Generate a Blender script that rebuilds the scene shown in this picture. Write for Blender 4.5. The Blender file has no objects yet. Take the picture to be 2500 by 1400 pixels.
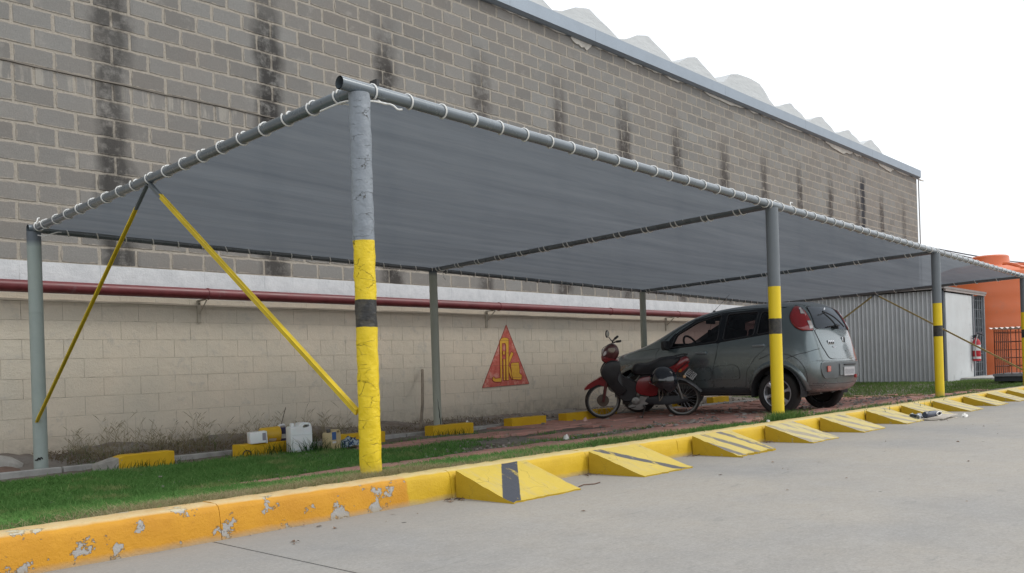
import bpy, bmesh, math, random
import numpy as np
from mathutils import Vector, Matrix
from mathutils.bvhtree import BVHTree
from mathutils.geometry import tessellate_polygon
random.seed(7); rng = np.random.default_rng(7)
S = bpy.context.scene
C = S.collection
R = math.radians

# ------------------------------------------------------------------ camera
CZ = .69
cam = bpy.data.cameras.new('camera'); camo = bpy.data.objects.new('camera', cam); C.objects.link(camo)
cam.sensor_width = 36; cam.lens = 36*2144.4/2500
cam.shift_x = 0.0; cam.shift_y = (898.2-700)/2500
cam.clip_end = 2000; cam.clip_start = .05
yaw = .8301; roll = .0321
fw = Vector((math.sin(yaw), math.cos(yaw), 0)); rt = Vector((math.cos(yaw), -math.sin(yaw), 0)); up = Vector((0, 0, 1))
m = Matrix((rt, up, -fw)).transposed().to_4x4()
camo.matrix_world = Matrix.Translation((0, 0, CZ)) @ m @ Matrix.Rotation(-roll, 4, 'Z')
S.camera = camo

# ------------------------------------------------------------------ light
w = bpy.data.worlds.new('World'); S.world = w; w.use_nodes = True
nt = w.node_tree; nt.nodes.clear()
sky = nt.nodes.new('ShaderNodeTexSky'); sky.sky_type = 'NISHITA'; sky.sun_disc = False
SUN_EL, SUN_AZ = 48, 135     # azimuth measured clockwise from +Y (wall normal)
sky.sun_elevation = R(SUN_EL); sky.sun_rotation = R(SUN_AZ)
sky.air_density = 1.6; sky.dust_density = 6.0; sky.ozone_density = 1.0
hs = nt.nodes.new('ShaderNodeHueSaturation'); hs.inputs['Saturation'].default_value = .22; hs.inputs['Value'].default_value = 1.0
bg = nt.nodes.new('ShaderNodeBackground'); bg.inputs['Strength'].default_value = .15
wo = nt.nodes.new('ShaderNodeOutputWorld')
nt.links.new(sky.outputs[0], hs.inputs['Color']); ov = nt.nodes.new('ShaderNodeMix'); ov.data_type = 'RGBA'; ov.inputs[0].default_value = .82   # thin even overcast over the clear sky
ov.inputs[7].default_value = (8.6, 8.95, 9.4, 1)
nt.links.new(hs.outputs[0], ov.inputs[6]); nt.links.new(ov.outputs[2], bg.inputs[0]); nt.links.new(bg.outputs[0], wo.inputs[0])
sl = bpy.data.lights.new('sun', 'SUN'); sl.energy = 1.2; sl.angle = R(14); sl.color = (1, .965, .9)
slo = bpy.data.objects.new('sun', sl); C.objects.link(slo)
sd = Vector((math.sin(R(SUN_AZ))*math.cos(R(SUN_EL)), math.cos(R(SUN_AZ))*math.cos(R(SUN_EL)), math.sin(R(SUN_EL))))
slo.rotation_euler = sd.to_track_quat('Z', 'Y').to_euler()
S.view_settings.view_transform = 'Standard'; S.view_settings.look = 'None'
S.view_settings.exposure = 0.0; S.view_settings.gamma = 1; S.view_settings.use_curve_mapping = False

# ------------------------------------------------------------------ materials
class NT:
    def __init__(s, name):
        s.m = bpy.data.materials.new(name); s.m.use_nodes = True; s.t = s.m.node_tree
        s.t.nodes.clear(); s.out = s.n('OutputMaterial'); s.b = s.n('BsdfPrincipled'); s.l(s.b, s.out)
        s.pos = None
    def n(s, t, **k):
        x = s.t.nodes.new('ShaderNode'+t)
        for a, b in k.items(): setattr(x, a, b)
        return x
    def l(s, a, b, i=0, o=0):
        a = a.outputs[o] if hasattr(a, 'outputs') else a
        b = b.inputs[i] if hasattr(b, 'inputs') else b
        s.t.links.new(a, b)
    def P(s):
        if s.pos is None: s.pos = s.n('NewGeometry')
        return s.pos.outputs['Position']
    def O(s):
        return s.n('TexCoord').outputs['Object']
    def mapv(s, v, sc=(1, 1, 1), loc=(0, 0, 0)):
        x = s.n('Mapping'); s.l(v, x); x.inputs['Scale'].default_value = sc; x.inputs['Location'].default_value = loc; return x.outputs[0]
    def noise(s, v, sc, det=4, ro=.6, dis=0):
        x = s.n('TexNoise'); s.l(v, x, 'Vector'); x.inputs['Scale'].default_value = sc; x.inputs['Detail'].default_value = det
        x.inputs['Roughness'].default_value = ro; x.inputs['Distortion'].default_value = dis; return x.outputs['Fac']
    def vor(s, v, sc, feat='F1', rand=1):
        x = s.n('TexVoronoi', feature=feat); s.l(v, x, 'Vector'); x.inputs['Scale'].default_value = sc; x.inputs['Randomness'].default_value = rand; return x.outputs['Distance']
    def ramp(s, f, a, b, lo=0., hi=1.):
        x = s.n('MapRange'); s.l(f, x); x.inputs[1].default_value = a; x.inputs[2].default_value = b; x.inputs[3].default_value = lo; x.inputs[4].default_value = hi; return x.outputs[0]
    def math(s, op, a, b=None, c=None):
        x = s.n('Math', operation=op)
        for i, v in enumerate((a, b, c)):
            if v is None: continue
            if isinstance(v, (int, float)): x.inputs[i].default_value = v
            else: s.l(v, x, i)
        return x.outputs[0]
    def mix(s, f, a, b, mode='MIX'):
        x = s.n('Mix', data_type='RGBA', blend_type=mode)
        for i, v in ((0, f), (6, a), (7, b)):
            if isinstance(v, (int, float)): x.inputs[i].default_value = v
            elif isinstance(v, (tuple, list)): x.inputs[i].default_value = (*v, 1)
            else: s.l(v, x, i)
        return x.outputs[2]
    def sep(s, v):
        x = s.n('SeparateXYZ'); s.l(v, x); return x.outputs
    def bump(s, h, d=.01, st=1., base=None):
        x = s.n('Bump'); s.l(h, x, 'Height'); x.inputs['Distance'].default_value = d; x.inputs['Strength'].default_value = st
        if base is not None: s.l(base, x, 'Normal')
        s.l(x, s.b, 'Normal'); return x.outputs[0]
    def set(s, col=None, rough=.7, metal=0., spec=None):
        for k, v in (('Base Color', col), ('Roughness', rough), ('Metallic', metal), ('Specular IOR Level', spec)):
            if v is None: continue
            i = s.b.inputs[k]
            if isinstance(v, (tuple, list)): i.default_value = (*v, 1)
            elif isinstance(v, (int, float)): i.default_value = v
            else: s.l(v, i)
        return s.m

MC = {}
def mat(name, col, rough=.6, metal=0., var=.15, sc=6, bump=0, bsc=40, dirt=None, dsc=3, dth=.6, coat=0, spec=None):
    """painted / plastic / metal surface with mild grain, optional patchy dirt colour"""
    if name in MC: return MC[name]
    N = NT(name); p = N.O()
    n = N.noise(p, sc, 5)
    c = N.mix(N.ramp(n, .3, .7, 0, 1), tuple(x*(1-var) for x in col), tuple(min(1, x*(1+var)) for x in col))
    if dirt:
        d = N.ramp(N.noise(p, dsc, 6, .7), dth, dth+.15)
        c = N.mix(d, c, dirt)
    r = N.ramp(n, .3, .7, max(0, rough-.08), min(1, rough+.08))
    N.set(c, r, metal, spec)
    if coat: N.b.inputs['Coat Weight'].default_value = coat; N.b.inputs['Coat Roughness'].default_value = .06
    if bump: N.bump(N.noise(p, bsc, 4), bump)
    MC[name] = N.m; return N.m

def m_block():
    N = NT('grey_concrete_block'); P = N.P(); x, y, z = N.sep(P)
    row = N.math('FLOOR', N.math('DIVIDE', N.math('SUBTRACT', z, 1.93), .2))
    off = N.math('MULTIPLY', N.math('MODULO', row, 2.), .5)
    colm = N.math('FLOOR', N.math('ADD', N.math('DIVIDE', x, .4), off))
    cx = N.n('CombineXYZ'); N.l(colm, cx, 0); N.l(row, cx, 1)
    wn = N.n('TexWhiteNoise'); N.l(cx, wn); rnd = wn.outputs['Value']
    base = N.mix(rnd, (.205, .195, .180), (.275, .268, .252))
    big = N.noise(P, .9, 4)
    base = N.mix(N.ramp(big, .42, .68, 0, .38), base, (.26, .22, .185))
    fine = N.noise(P, 60, 6, .75)
    base = N.mix(N.ramp(fine, .35, .7, 0, .45), base, (.13, .125, .12))
    pale = N.ramp(N.noise(P, 4.5, 6, .7), .58, .72, 0, .5)
    base = N.mix(pale, base, (.34, .32, .29))
    # smeared mortar creeping over the block edges
    wob = N.noise(P, 13, 6, .75)
    half = N.math('COMPARE', row, 9., .5); wx = N.math('SUBTRACT', .4, N.math('MULTIPLY', half, .2))
    fx = N.math('FLOORED_MODULO', N.math('ADD', x, N.math('MULTIPLY', off, .4)), wx); fz = N.math('FLOORED_MODULO', N.math('SUBTRACT', z, 1.93), .2)
    ed = N.math('MINIMUM', N.math('MINIMUM', fx, N.math('SUBTRACT', wx, fx)), N.math('MINIMUM', fz, N.math('SUBTRACT', .2, fz)))
    sm_ = N.ramp(N.math('SUBTRACT', ed, N.math('MULTIPLY', N.math('SUBTRACT', wob, .42), .075)), .010, .018, .85, 0)
    base = N.mix(sm_, base, N.mix(fine, (.27, .24, .20), (.40, .36, .31)))
    drip = N.math('MULTIPLY', N.math('MULTIPLY', half, N.ramp(N.noise(N.mapv(P, (9, 1, 1.2)), 1.6, 4, .6), .52, .62, 0, .6)), 1.)
    base = N.mix(drip, base, (.40, .37, .32))
    # damp dark columns every 1.93 m
    xo = N.math('ADD', x, N.math('MULTIPLY', N.math('SUBTRACT', N.noise(P, 1.6, 3), .5), .35))
    ph = N.math('ABSOLUTE', N.math('SUBTRACT', N.math('FLOORED_MODULO', N.math('SUBTRACT', xo, 4.2-.965), 1.93), .965))
    st = N.math('MULTIPLY', N.ramp(ph, .10, .25, 1, 0), N.ramp(N.noise(P, 5, 6, .75), .32, .52, .0, 1))
    zt = N.ramp(z, 5.9, 5.0, .0, 1)
    st = N.math('MULTIPLY', st, zt)
    st = N.math('MULTIPLY', st, N.ramp(N.noise(N.mapv(P, (.55, 1, .3)), 1, 2), .35, .6, .65, 1))
    base = N.mix(N.math('MULTIPLY', st, .92), base, N.mix(N.ramp(x, 7, 11), (.026, .024, .023), (.062, .052, .047)))
    bl = N.math('MULTIPLY', N.ramp(N.math('ABSOLUTE', N.math('SUBTRACT', N.math('ADD', x, N.math('MULTIPLY', N.noise(P, 3, 3), .2)), 25.95)), .1, .22, 1, 0), N.ramp(z, 6.0, 5.7, 0, 1))
    base = N.mix(N.math('MULTIPLY', bl, .92), base, (.02, .022, .03))
    N.set(base, .93, 0, .25)
    N.bump(N.math('ADD', fine, N.math('MULTIPLY', N.noise(P, 9, 4), 1.2)), .004, 1.0)
    return N.m
def m_mortar():
    N = NT('mortar'); P = N.P(); x, y, z = N.sep(P)
    f = N.noise(P, 45, 6, .75)
    c = N.mix(N.ramp(f, .3, .7), (.29, .26, .215), (.43, .39, .335))
    xo = N.math('ADD', x, N.math('MULTIPLY', N.math('SUBTRACT', N.noise(P, 1.6, 3), .5), .35))
    ph = N.math('ABSOLUTE', N.math('SUBTRACT', N.math('FLOORED_MODULO', N.math('SUBTRACT', xo, 4.2-.965), 1.93), .965))
    st = N.math('MULTIPLY', N.math('MULTIPLY', N.ramp(ph, .06, .2, 1, 0), N.ramp(N.noise(P, 5, 6, .75), .4, .6)), N.ramp(z, 5.9, 5.0))
    c = N.mix(N.math('MULTIPLY', st, .75), c, (.06, .055, .05))
    N.set(c, .95, 0, .2); N.bump(f, .006); return N.m
def m_painted():
    N = NT('painted_block'); P = N.P(); x, y, z = N.sep(P)
    zz = N.math('ADD', z, N.math('MULTIPLY', N.math('SUBTRACT', N.noise(P, 9, 5), .5), .02))
    n = N.noise(P, 1.1, 5, .6); n2 = N.noise(P, 6, 6, .7); f = N.noise(P, 70, 5, .7)
    cream = N.mix(N.ramp(n, .35, .65), (.56, .51, .42), (.64, .56, .45))
    cream = N.mix(N.ramp(n2, .56, .74, 0, .55), cream, (.37, .36, .335))
    white = N.mix(N.ramp(n2, .35, .7), (.54, .555, .57), (.66, .67, .68))
    c = N.mix(N.ramp(zz, 1.60, 1.615), cream, white)
    chips = N.ramp(N.noise(P, 24, 5, .8), .735, .76, 0, .75)
    c = N.mix(chips, c, (.16, .14, .12))
    low = N.math('MULTIPLY', N.ramp(z, .2, -.1), N.ramp(n2, .4, .6, .25, .8))
    c = N.mix(low, c, (.24, .21, .17))
    N.set(c, .8, 0, .3); N.bump(N.math('ADD', f, N.math('MULTIPLY', n2, 3)), .004); return N.m
def m_road():
    N = NT('concrete_road'); P = N.P()
    n = N.noise(P, .55, 5, .55); n2 = N.noise(P, 5, 6, .7); f = N.noise(P, 75, 6, .85)
    c = N.mix(N.ramp(n, .33, .56), (.25, .246, .24), (.345, .315, .272))
    c = N.mix(N.ramp(n2, .3, .75, 0, .5), c, (.38, .37, .355)); c = N.mix(N.ramp(N.noise(P, 24, 5, .8), .42, .7, 0, .35), c, (.20, .19, .175))
    c = N.mix(N.ramp(f, .5, .72, 0, .75), c, (.20, .19, .175))
    c = N.mix(N.ramp(f, .46, .28, 0, .6), c, (.50, .47, .42))
    ys = N.sep(P)
    gut = N.math('MULTIPLY', N.ramp(N.math('ADD', ys[1], N.math('MULTIPLY', n2, .5)), 3.05, 3.6), .55)
    c = N.mix(gut, c, (.25, .235, .215))
    st = N.n('Mapping'); N.l(P, st); st.inputs['Scale'].default_value = (2.2, 9, 1); st.inputs['Rotation'].default_value = (0, 0, .5)
    sm = N.ramp(N.noise(st.outputs[0], 1.3, 6, .75), .585, .68, 0, .5)
    c = N.mix(sm, c, (.2, .2, .19))
    sp = N.ramp(N.vor(P, 3.2), .03, .045, 1, 0); sp = N.math('MULTIPLY', sp, N.ramp(n2, .45, .5))
    c = N.mix(sp, c, (.08, .075, .07))
    N.set(c, .86, 0, .3); N.bump(N.math('ADD', f, N.math('MULTIPLY', n2, .8)), .003, .8); return N.m
def m_soil():
    N = NT('soil'); P = N.P()
    n = N.noise(P, 3, 6, .7); f = N.noise(P, 60, 5, .8)
    c = N.mix(N.ramp(n, .35, .65), (.13, .10, .08), (.25, .21, .175))
    g = N.ramp(N.noise(P, .8, 3), .45, .6)
    c = N.mix(N.math('MULTIPLY', g, .5), c, (.28, .27, .255))
    c = N.mix(N.ramp(f, .35, .75), c, (.26, .24, .21), 'MIX') if False else N.mix(N.ramp(f, .5, .8, 0, .7), c, (.28, .26, .23))
    N.set(c, .95, 0, .2); N.bump(N.math('ADD', f, n), .02); return N.m
def m_kerb():
    N = NT('kerb_paint'); P = N.P(); x, y, z = N.sep(P)
    n = N.noise(P, 3, 6, .65); n2 = N.noise(P, 11, 8, .75); f = N.noise(P, 90, 4, .7)
    xo = N.math('ADD', x, N.math('MULTIPLY', N.math('SUBTRACT', n2, .5), .05))
    new = N.ramp(xo, 2.93, 2.945)
    old = N.mix(N.ramp(n, .35, .65), (.50, .225, .012), (.60, .29, .018))
    yel = N.mix(N.ramp(n, .35, .65), (.53, .33, .012), (.62, .405, .02))
    c = N.mix(new, old, yel)
    gz = N.n('NewGeometry').outputs['Normal']; nz = N.sep(gz)[2]
    # wear: chips on the old stretch, a few on the new one
    th = N.math('ADD', N.ramp(z, .13, .02, -.01, .035), N.math('MULTIPLY', new, -.13))
    pe = N.ramp(N.math('ADD', N.noise(P, 8.5, 9, .68), th), .590, .602)
    pe = N.math('MAXIMUM', pe, N.ramp(N.noise(P, 52, 5, .7), .70, .72))
    conc = N.mix(n2, (.26, .25, .235), (.45, .43, .4))
    c = N.mix(pe, c, conc)
    dust = N.math('MULTIPLY', N.ramp(nz, .75, .95, 0, .75), N.ramp(n2, .3, .6, .5, 1))
    c = N.mix(dust, c, (.60, .53, .33))
    base = N.ramp(N.math('ADD', z, N.math('MULTIPLY', n2, .03)), .045, .015, 0, .75)
    c = N.mix(base, c, (.33, .27, .19))
    N.set(c, .6, 0, .35); N.bump(N.math('SUBTRACT', N.math('ADD', N.math('MULTIPLY', f, .4), n2), N.math('MULTIPLY', pe, .8)), .006); return N.m
def m_ramp(name, fade, a, wd, off, slant):
    """yellow wedge with dark slanting bands; fade = how worn/dusty"""
    N = NT(name); P = N.O(); x, y, z = N.sep(P)
    n = N.noise(P, 4, 6, .7); n2 = N.noise(P, 16, 7, .75)
    yel = N.mix(n, (.50, .36, .045), (.64, .485, .10))
    yel = N.mix(fade, yel, (.54, .49, .29))
    yel = N.mix(N.ramp(N.noise(N.mapv(P, (1.5, .5, 1)), 8, 6, .7), .5, .7, 0, .5), yel, (.42, .36, .22))
    s = N.math('ADD', N.math('ADD', x, N.math('MULTIPLY', y, slant)), N.math('MULTIPLY', N.math('SUBTRACT', n2, .5), .012))
    ph = N.math('FLOORED_MODULO', N.math('SUBTRACT', s, off), a)
    band = N.math('MULTIPLY', N.ramp(ph, wd, wd+.006, 1, 0), N.ramp(ph, 0, .006, 0, 1))
    wear = N.ramp(N.noise(N.mapv(P, (1, .35, 1)), 11, 7, .7), .36+.10*fade, .44+.12*fade, .08, 1)
    band = N.math('MULTIPLY', band, wear)
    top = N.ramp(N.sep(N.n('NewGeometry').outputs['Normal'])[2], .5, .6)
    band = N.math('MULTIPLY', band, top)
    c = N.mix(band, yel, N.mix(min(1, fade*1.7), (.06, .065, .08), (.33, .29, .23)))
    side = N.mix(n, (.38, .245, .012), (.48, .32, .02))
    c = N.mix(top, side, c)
    ch = N.ramp(N.math('ADD', N.noise(P, 14, 8, .8), N.ramp(z, .05, .0, 0, .1)), .70-.05*fade, .72-.05*fade)
    c = N.mix(ch, c, (.34, .31, .27))
    cr = N.ramp(N.vor(N.mix(.1, P, N.n('TexNoise').outputs['Color']), 4, 'DISTANCE_TO_EDGE'), .0, .012, 1, 0)
    c = N.mix(N.math('MULTIPLY', cr, N.ramp(n, .5, .6, 0, .55)), c, (.12, .08, .03))
    N.set(c, .65, 0, .3); N.bump(n2, .006); return N.m
def m_post(name, cracked):
    """galvanised-grey / rear-green post with yellow and black bands from ground up (world z)"""
    N = NT(name); P = N.P(); x, y, z = N.sep(P)
    n = N.noise(P, 5, 6, .7); zz = N.math('ADD', z, N.math('MULTIPLY', N.math('SUBTRACT', N.noise(P, 18, 4), .5), .01))
    grey = N.mix(n, (.16, .185, .215), (.30, .33, .365)) if cracked else N.mix(n, (.115, .13, .145), (.17, .19, .205))
    yel = N.mix(n, (.68, .48, .008), (.80, .60, .015))
    blk = N.mix(N.ramp(N.noise(P, 7, 6, .7), .45, .6), (.025, .025, .025), (.085, .075, .055))
    ty, tb, bb = (1.405, 1.083, .934) if cracked else (1.385, 1.078, .93)
    c = N.mix(N.ramp(zz, ty, ty+.003), yel, grey)
    c = N.mix(N.math('MULTIPLY', N.ramp(zz, bb, bb+.003), N.ramp(zz, tb+.003, tb)), c, blk)
    st = N.mapv(P, (5, 5, 14)); wv = N.n('TexNoise'); N.l(P, wv, 'Vector'); wv.inputs['Scale'].default_value = 22; wv.inputs['Detail'].default_value = 6
    vm = N.mix(.30, st, wv.outputs['Color'])
    cr = N.ramp(N.vor(vm, 1.7 if cracked else 1.2, 'DISTANCE_TO_EDGE'), .0, .012 if cracked else .007, 1, 0)
    msk = N.ramp(N.noise(N.mapv(P, (9, 9, 14)), 1, 3), .47, .55) if cracked else N.ramp(N.noise(P, 5, 3), .66, .72)
    cr = N.math('MULTIPLY', cr, msk)
    c = N.mix(N.math('MULTIPLY', cr, .5), c, (.16, .11, .04))
    lo = N.ramp(N.math('ADD', z, N.math('MULTIPLY', n, .12)), .26, .2, 0, .45)
    c = N.mix(lo, c, (.42, .31, .10))
    N.set(c, .42 if cracked else .5, 0, .45)
    h = N.math('SUBTRACT', N.math('MULTIPLY', N.noise(P, 26, 5, .7), .9 if cracked else .15), N.math('MULTIPLY', cr, 1.2))
    N.bump(h, .010 if cracked else .004, 1.0); return N.m
def m_rearpost():
    N = NT('rear_post_paint'); P = N.P(); x, y, z = N.sep(P)
    n = N.noise(P, 4, 6, .7)
    c = N.mix(n, (.25, .30, .285), (.36, .405, .375))
    xb = N.ramp(x, 4, 8); c = N.mix(N.math('MULTIPLY', xb, .55), c, (.38, .37, .29))
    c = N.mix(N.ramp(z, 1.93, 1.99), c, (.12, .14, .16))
    ch = N.ramp(N.noise(N.mapv(P, (9, 9, 4)), 3, 7, .8), .70, .72); c = N.mix(ch, c, (.05, .04, .035))
    N.set(c, .6, 0, .3); N.bump(n, .006); return N.m
def m_cloth():
    N = NT('shade_cloth'); P = N.P()
    st = N.mapv(P, (.25, 3.2, 1)); n = N.noise(st, 1.3, 5, .65)
    st2 = N.mapv(P, (2, 30, 1)); n2 = N.noise(st2, 2, 4, .7)
    c = N.mix(N.ramp(n, .3, .7), (.125, .142, .165), (.18, .20, .225))
    c = N.mix(N.ramp(n2, .4, .8, 0, .3), c, (.24, .25, .26))
    d = N.n('BsdfDiffuse'); t = N.n('BsdfTranslucent'); N.l(c, d); N.l(c, t)
    mx = N.n('MixShader'); mx.inputs[0].default_value = .5; N.l(d, mx, 1); N.l(t, mx, 2)
    tr = N.n('BsdfTransparent'); m2 = N.n('MixShader'); m2.inputs[0].default_value = .045; N.l(mx, m2, 1); N.l(tr, m2, 2)
    N.l(m2, N.out); return N.m
def m_glass(name, tint, refl=1.0, rough=.02):
    N = NT(name); t = N.n('BsdfTransparent'); t.inputs[0].default_value = (*tint, 1)
    g = N.n('BsdfGlossy'); g.inputs['Roughness'].default_value = rough; g.inputs[0].default_value = (.9, .95, 1, 1)
    f = N.n('Fresnel'); f.inputs[0].default_value = 1.5
    k = N.math('MULTIPLY', f.outputs[0], refl)
    mx = N.n('MixShader'); N.l(k, mx, 0); N.l(t, mx, 1); N.l(g, mx, 2); N.l(mx, N.out); return N.m
def m_carpaint():
    N = NT('grey_green_car_paint'); P = N.O(); n = N.noise(P, 2, 4)
    z = N.sep(P)[2]
    c = N.mix(n, (.155, .195, .205), (.175, .215, .222))
    dust = N.math('MULTIPLY', N.ramp(N.noise(P, 5, 6, .7), .35, .75), N.ramp(z, .9, .25, .03, .5))
    c = N.mix(dust, c, (.20, .19, .16))
    N.set(c, N.ramp(dust, 0, .5, .24, .5), .55, .5)
    N.b.inputs['Coat Weight'].default_value = .9; N.b.inputs['Coat Roughness'].default_value = .08
    fl = N.noise(P, 900, 2); N.bump(fl, .0004, .4); return N.m
def m_grass(name, c1, c2, c3):
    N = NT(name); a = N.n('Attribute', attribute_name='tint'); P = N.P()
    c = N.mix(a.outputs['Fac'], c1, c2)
    dry = N.ramp(N.noise(P, 2.2, 4), .56, .7, 0, .8)
    c = N.mix(dry, c, c3)
    d = N.n('BsdfDiffuse'); t = N.n('BsdfTranslucent'); N.l(c, d); N.l(c, t); mx = N.n('MixShader'); mx.inputs[0].default_value = .45
    N.l(d, mx, 1); N.l(t, mx, 2); N.l(mx, N.out); return N.m
def m_galv(name, col=(.42, .45, .49), rough=.42):
    N = NT(name); P = N.P(); v = N.vor(P, 60); n = N.noise(P, 3, 5)
    c = N.mix(N.ramp(v, 0, .8), tuple(x*.82 for x in col), col); c = N.mix(N.ramp(n, .4, .7, 0, .35), c, tuple(x*.75 for x in col))
    N.set(c, N.ramp(v, 0, .8, rough-.08, rough+.1), .55, .5); return N.m

# ------------------------------------------------------------------ mesh helpers
class MB:
    def __init__(s): s.v = []; s.f = []; s.mi = []
    def add(s, V, F, mi=0):
        o = len(s.v); s.v += [tuple(p) for p in V]; s.f += [tuple(i+o for i in f) for f in F]; s.mi += [mi]*len(F); return s
    def box(s, c, d, rot=None, ch=0, mi=0):
        cx, cy, cz = c; a, b, e = d[0]/2, d[1]/2, d[2]/2
        if ch <= 0:
            V = [(x*a, y*b, z*e) for x in (-1, 1) for y in (-1, 1) for z in (-1, 1)]
            F = [(0, 1, 3, 2), (4, 6, 7, 5), (0, 4, 5, 1), (2, 3, 7, 6), (0, 2, 6, 4), (1, 5, 7, 3)]
        else:
            bm = bmesh.new(); bmesh.ops.create_cube(bm, size=1, matrix=Matrix.Diagonal((d[0], d[1], d[2], 1)))
            bmesh.ops.bevel(bm, geom=bm.edges[:], offset=ch, segments=2 if ch > .008 else 1, profile=.6, affect='EDGES', clamp_overlap=True)
            bm.verts.ensure_lookup_table(); V = [tuple(v.co) for v in bm.verts]; F = [tuple(v.index for v in f.verts) for f in bm.faces]; bm.free()
        if rot is not None:
            M = rot if isinstance(rot, Matrix) else Matrix.Rotation(rot, 3, 'Z'); V = [M @ Vector(p) for p in V]
        return s.add([(p[0]+cx, p[1]+cy, p[2]+cz) for p in V], F, mi)
    def tube(s, pts, r, n=10, closed=False, cap=True, mi=0):
        pts = [Vector(p) for p in pts]; N = len(pts); rr = r if isinstance(r, (list, tuple)) else [r]*N
        V = []; prev = None
        for i, p in enumerate(pts):
            a = pts[(i-1) % N] if (closed or i > 0) else p; b = pts[(i+1) % N] if (closed or i < N-1) else p
            t = (b-a).normalized()
            if prev is None:
                ref = Vector((0, 0, 1)) if abs(t.z) < .9 else Vector((1, 0, 0)); u = t.cross(ref).normalized()
            else:
                u = (prev - t*prev.dot(t)).normalized()
            prev = u; v = t.cross(u)
            for k in range(n):
                q = 2*math.pi*k/n; V.append(p + (u*math.cos(q)+v*math.sin(q))*rr[i])
        F = []
        for i in range(N if closed else N-1):
            j = (i+1) % N
            for k in range(n): F.append((i*n+k, i*n+(k+1) % n, j*n+(k+1) % n, j*n+k))
        if cap and not closed: F.append(tuple(range(n-1, -1, -1))); F.append(tuple((N-1)*n+k for k in range(n)))
        return s.add(V, F, mi)
    def rod(s, a, b, r, n=10, r2=None, mi=0): return s.tube([a, b], [r, r if r2 is None else r2], n, mi=mi)
    def lathe(s, prof, c=(0, 0, 0), axis='z', n=24, mi=0, M=None):
        V = []; k = len(prof)
        for i in range(n):
            q = 2*math.pi*i/n
            for (r, h) in prof:
                p = (r*math.cos(q), r*math.sin(q), h)
                if axis == 'x': p = (p[2], p[0], p[1])
                if axis == 'y': p = (p[0], p[2], p[1])
                if M is not None: p = M @ Vector(p)
                V.append((p[0]+c[0], p[1]+c[1], p[2]+c[2]))
        F = []
        for i in range(n):
            j = (i+1) % n
            for a in range(k-1): F.append((i*k+a, j*k+a, j*k+a+1, i*k+a+1))
        return s.add(V, F, mi)
    def prism(s, poly, o, u, v, w, t, mi=0):
        """2D poly in plane (o,u,v) extruded along w by t (0..t)"""
        o, u, v, w = map(Vector, (o, u, v, w)); n = len(poly)
        A = [o+u*p[0]+v*p[1] for p in poly]; B = [p+w*t for p in A]
        F = [tuple(range(n-1, -1, -1)), tuple(range(n, 2*n))]+[(i, (i+1) % n, n+(i+1) % n, n+i) for i in range(n)]
        return s.add(A+B, F, mi)
    def pillow(s, poly, half, c=0., k=(.80, .93, 1), sm=3, mi=0, lat=None):
        """rounded slab in x-z plane, lateral y (bike fairings)"""
        P = smooth2(poly, sm) if sm > 1 else poly; n = len(P)
        mx = sum(p[0] for p in P)/n; mz = sum(p[1] for p in P)/n
        V = []; F = []
        L = [(-1, k[0]), (-.82, k[1]), (-.45, k[2]), (.45, k[2]), (.82, k[1]), (1, k[0])]
        for (t, q) in L:
            for p in P: V.append((mx+(p[0]-mx)*q, c+t*half, mz+(p[1]-mz)*q))
        for a in range(5):
            for i in range(n): F.append((a*n+i, a*n+(i+1) % n, (a+1)*n+(i+1) % n, (a+1)*n+i))
        F.append(tuple(range(n-1, -1, -1))); F.append(tuple(5*n+i for i in range(n)))
        return s.add(V, F, mi)

def smooth2(P, k=4, closed=True):
    n = len(P); out = []
    for i in range(n if closed else n-1):
        p0, p1, p2, p3 = (P[(i-1) % n], P[i], P[(i+1) % n], P[(i+2) % n]) if closed else (P[max(i-1, 0)], P[i], P[i+1], P[min(i+2, n-1)])
        for j in range(k):
            t = j/k
            out.append(tuple(.5*((2*b)+(-a+c)*t+(2*a-5*b+4*c-d)*t*t+(-a+3*b-3*c+d)*t**3) for a, b, c, d in zip(p0, p1, p2, p3)))
    if not closed: out.append(tuple(P[-1]))
    return out

def mesh_from(mb, name, mats, smooth=None):
    me = bpy.data.meshes.new(name); me.from_pydata(mb.v, [], mb.f)
    if not isinstance(mats, (list, tuple)): mats = [mats]
    for x in mats: me.materials.append(x)
    if len(mats) > 1: me.polygons.foreach_set('material_index', mb.mi)
    bm = bmesh.new(); bm.from_mesh(me); bmesh.ops.delete(bm, geom=[v for v in bm.verts if not v.link_faces], context='VERTS'); bmesh.ops.recalc_face_normals(bm, faces=bm.faces); bm.to_mesh(me); bm.free()
    if smooth is not None:
        me.polygons.foreach_set('use_smooth', [True]*len(me.polygons)); me.set_sharp_from_angle(angle=R(smooth))
    me.update(); return me
def link(name, me, parent=None, loc=None, rot=None):
    o = bpy.data.objects.new(name, me); C.objects.link(o)
    if parent is not None: o.parent = parent
    if loc is not None: o.location = loc
    if rot is not None: o.rotation_euler = rot
    return o
WL = {}
def worldloc(p):
    v = Vector((0, 0, 0))
    while p is not None: v += Vector(p.location); p = p.parent
    return v
def part(name, mb, mats, parent=None, smooth=35, local=False, label=None):
    if parent is not None and not local:
        w_ = worldloc(parent); mb.v = [(p[0]-w_.x, p[1]-w_.y, p[2]-w_.z) for p in mb.v]
    o = link(name, mesh_from(mb, name, mats, smooth), parent)
    if label: o['label'] = label
    return o
def tag(o, label=None, cat=None, group=None, kind=None):
    if label: o['label'] = label
    if cat: o['category'] = cat
    if group: o['group'] = group
    if kind: o['kind'] = kind
    return o
def thing(name, label, cat, loc=(0, 0, 0), rz=0, group=None, rx=0):
    o = bpy.data.objects.new(name, None); C.objects.link(o); o.location = loc; o.rotation_euler = (rx, 0, rz); o.empty_display_size = .1
    return tag(o, label, cat, group)
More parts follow.
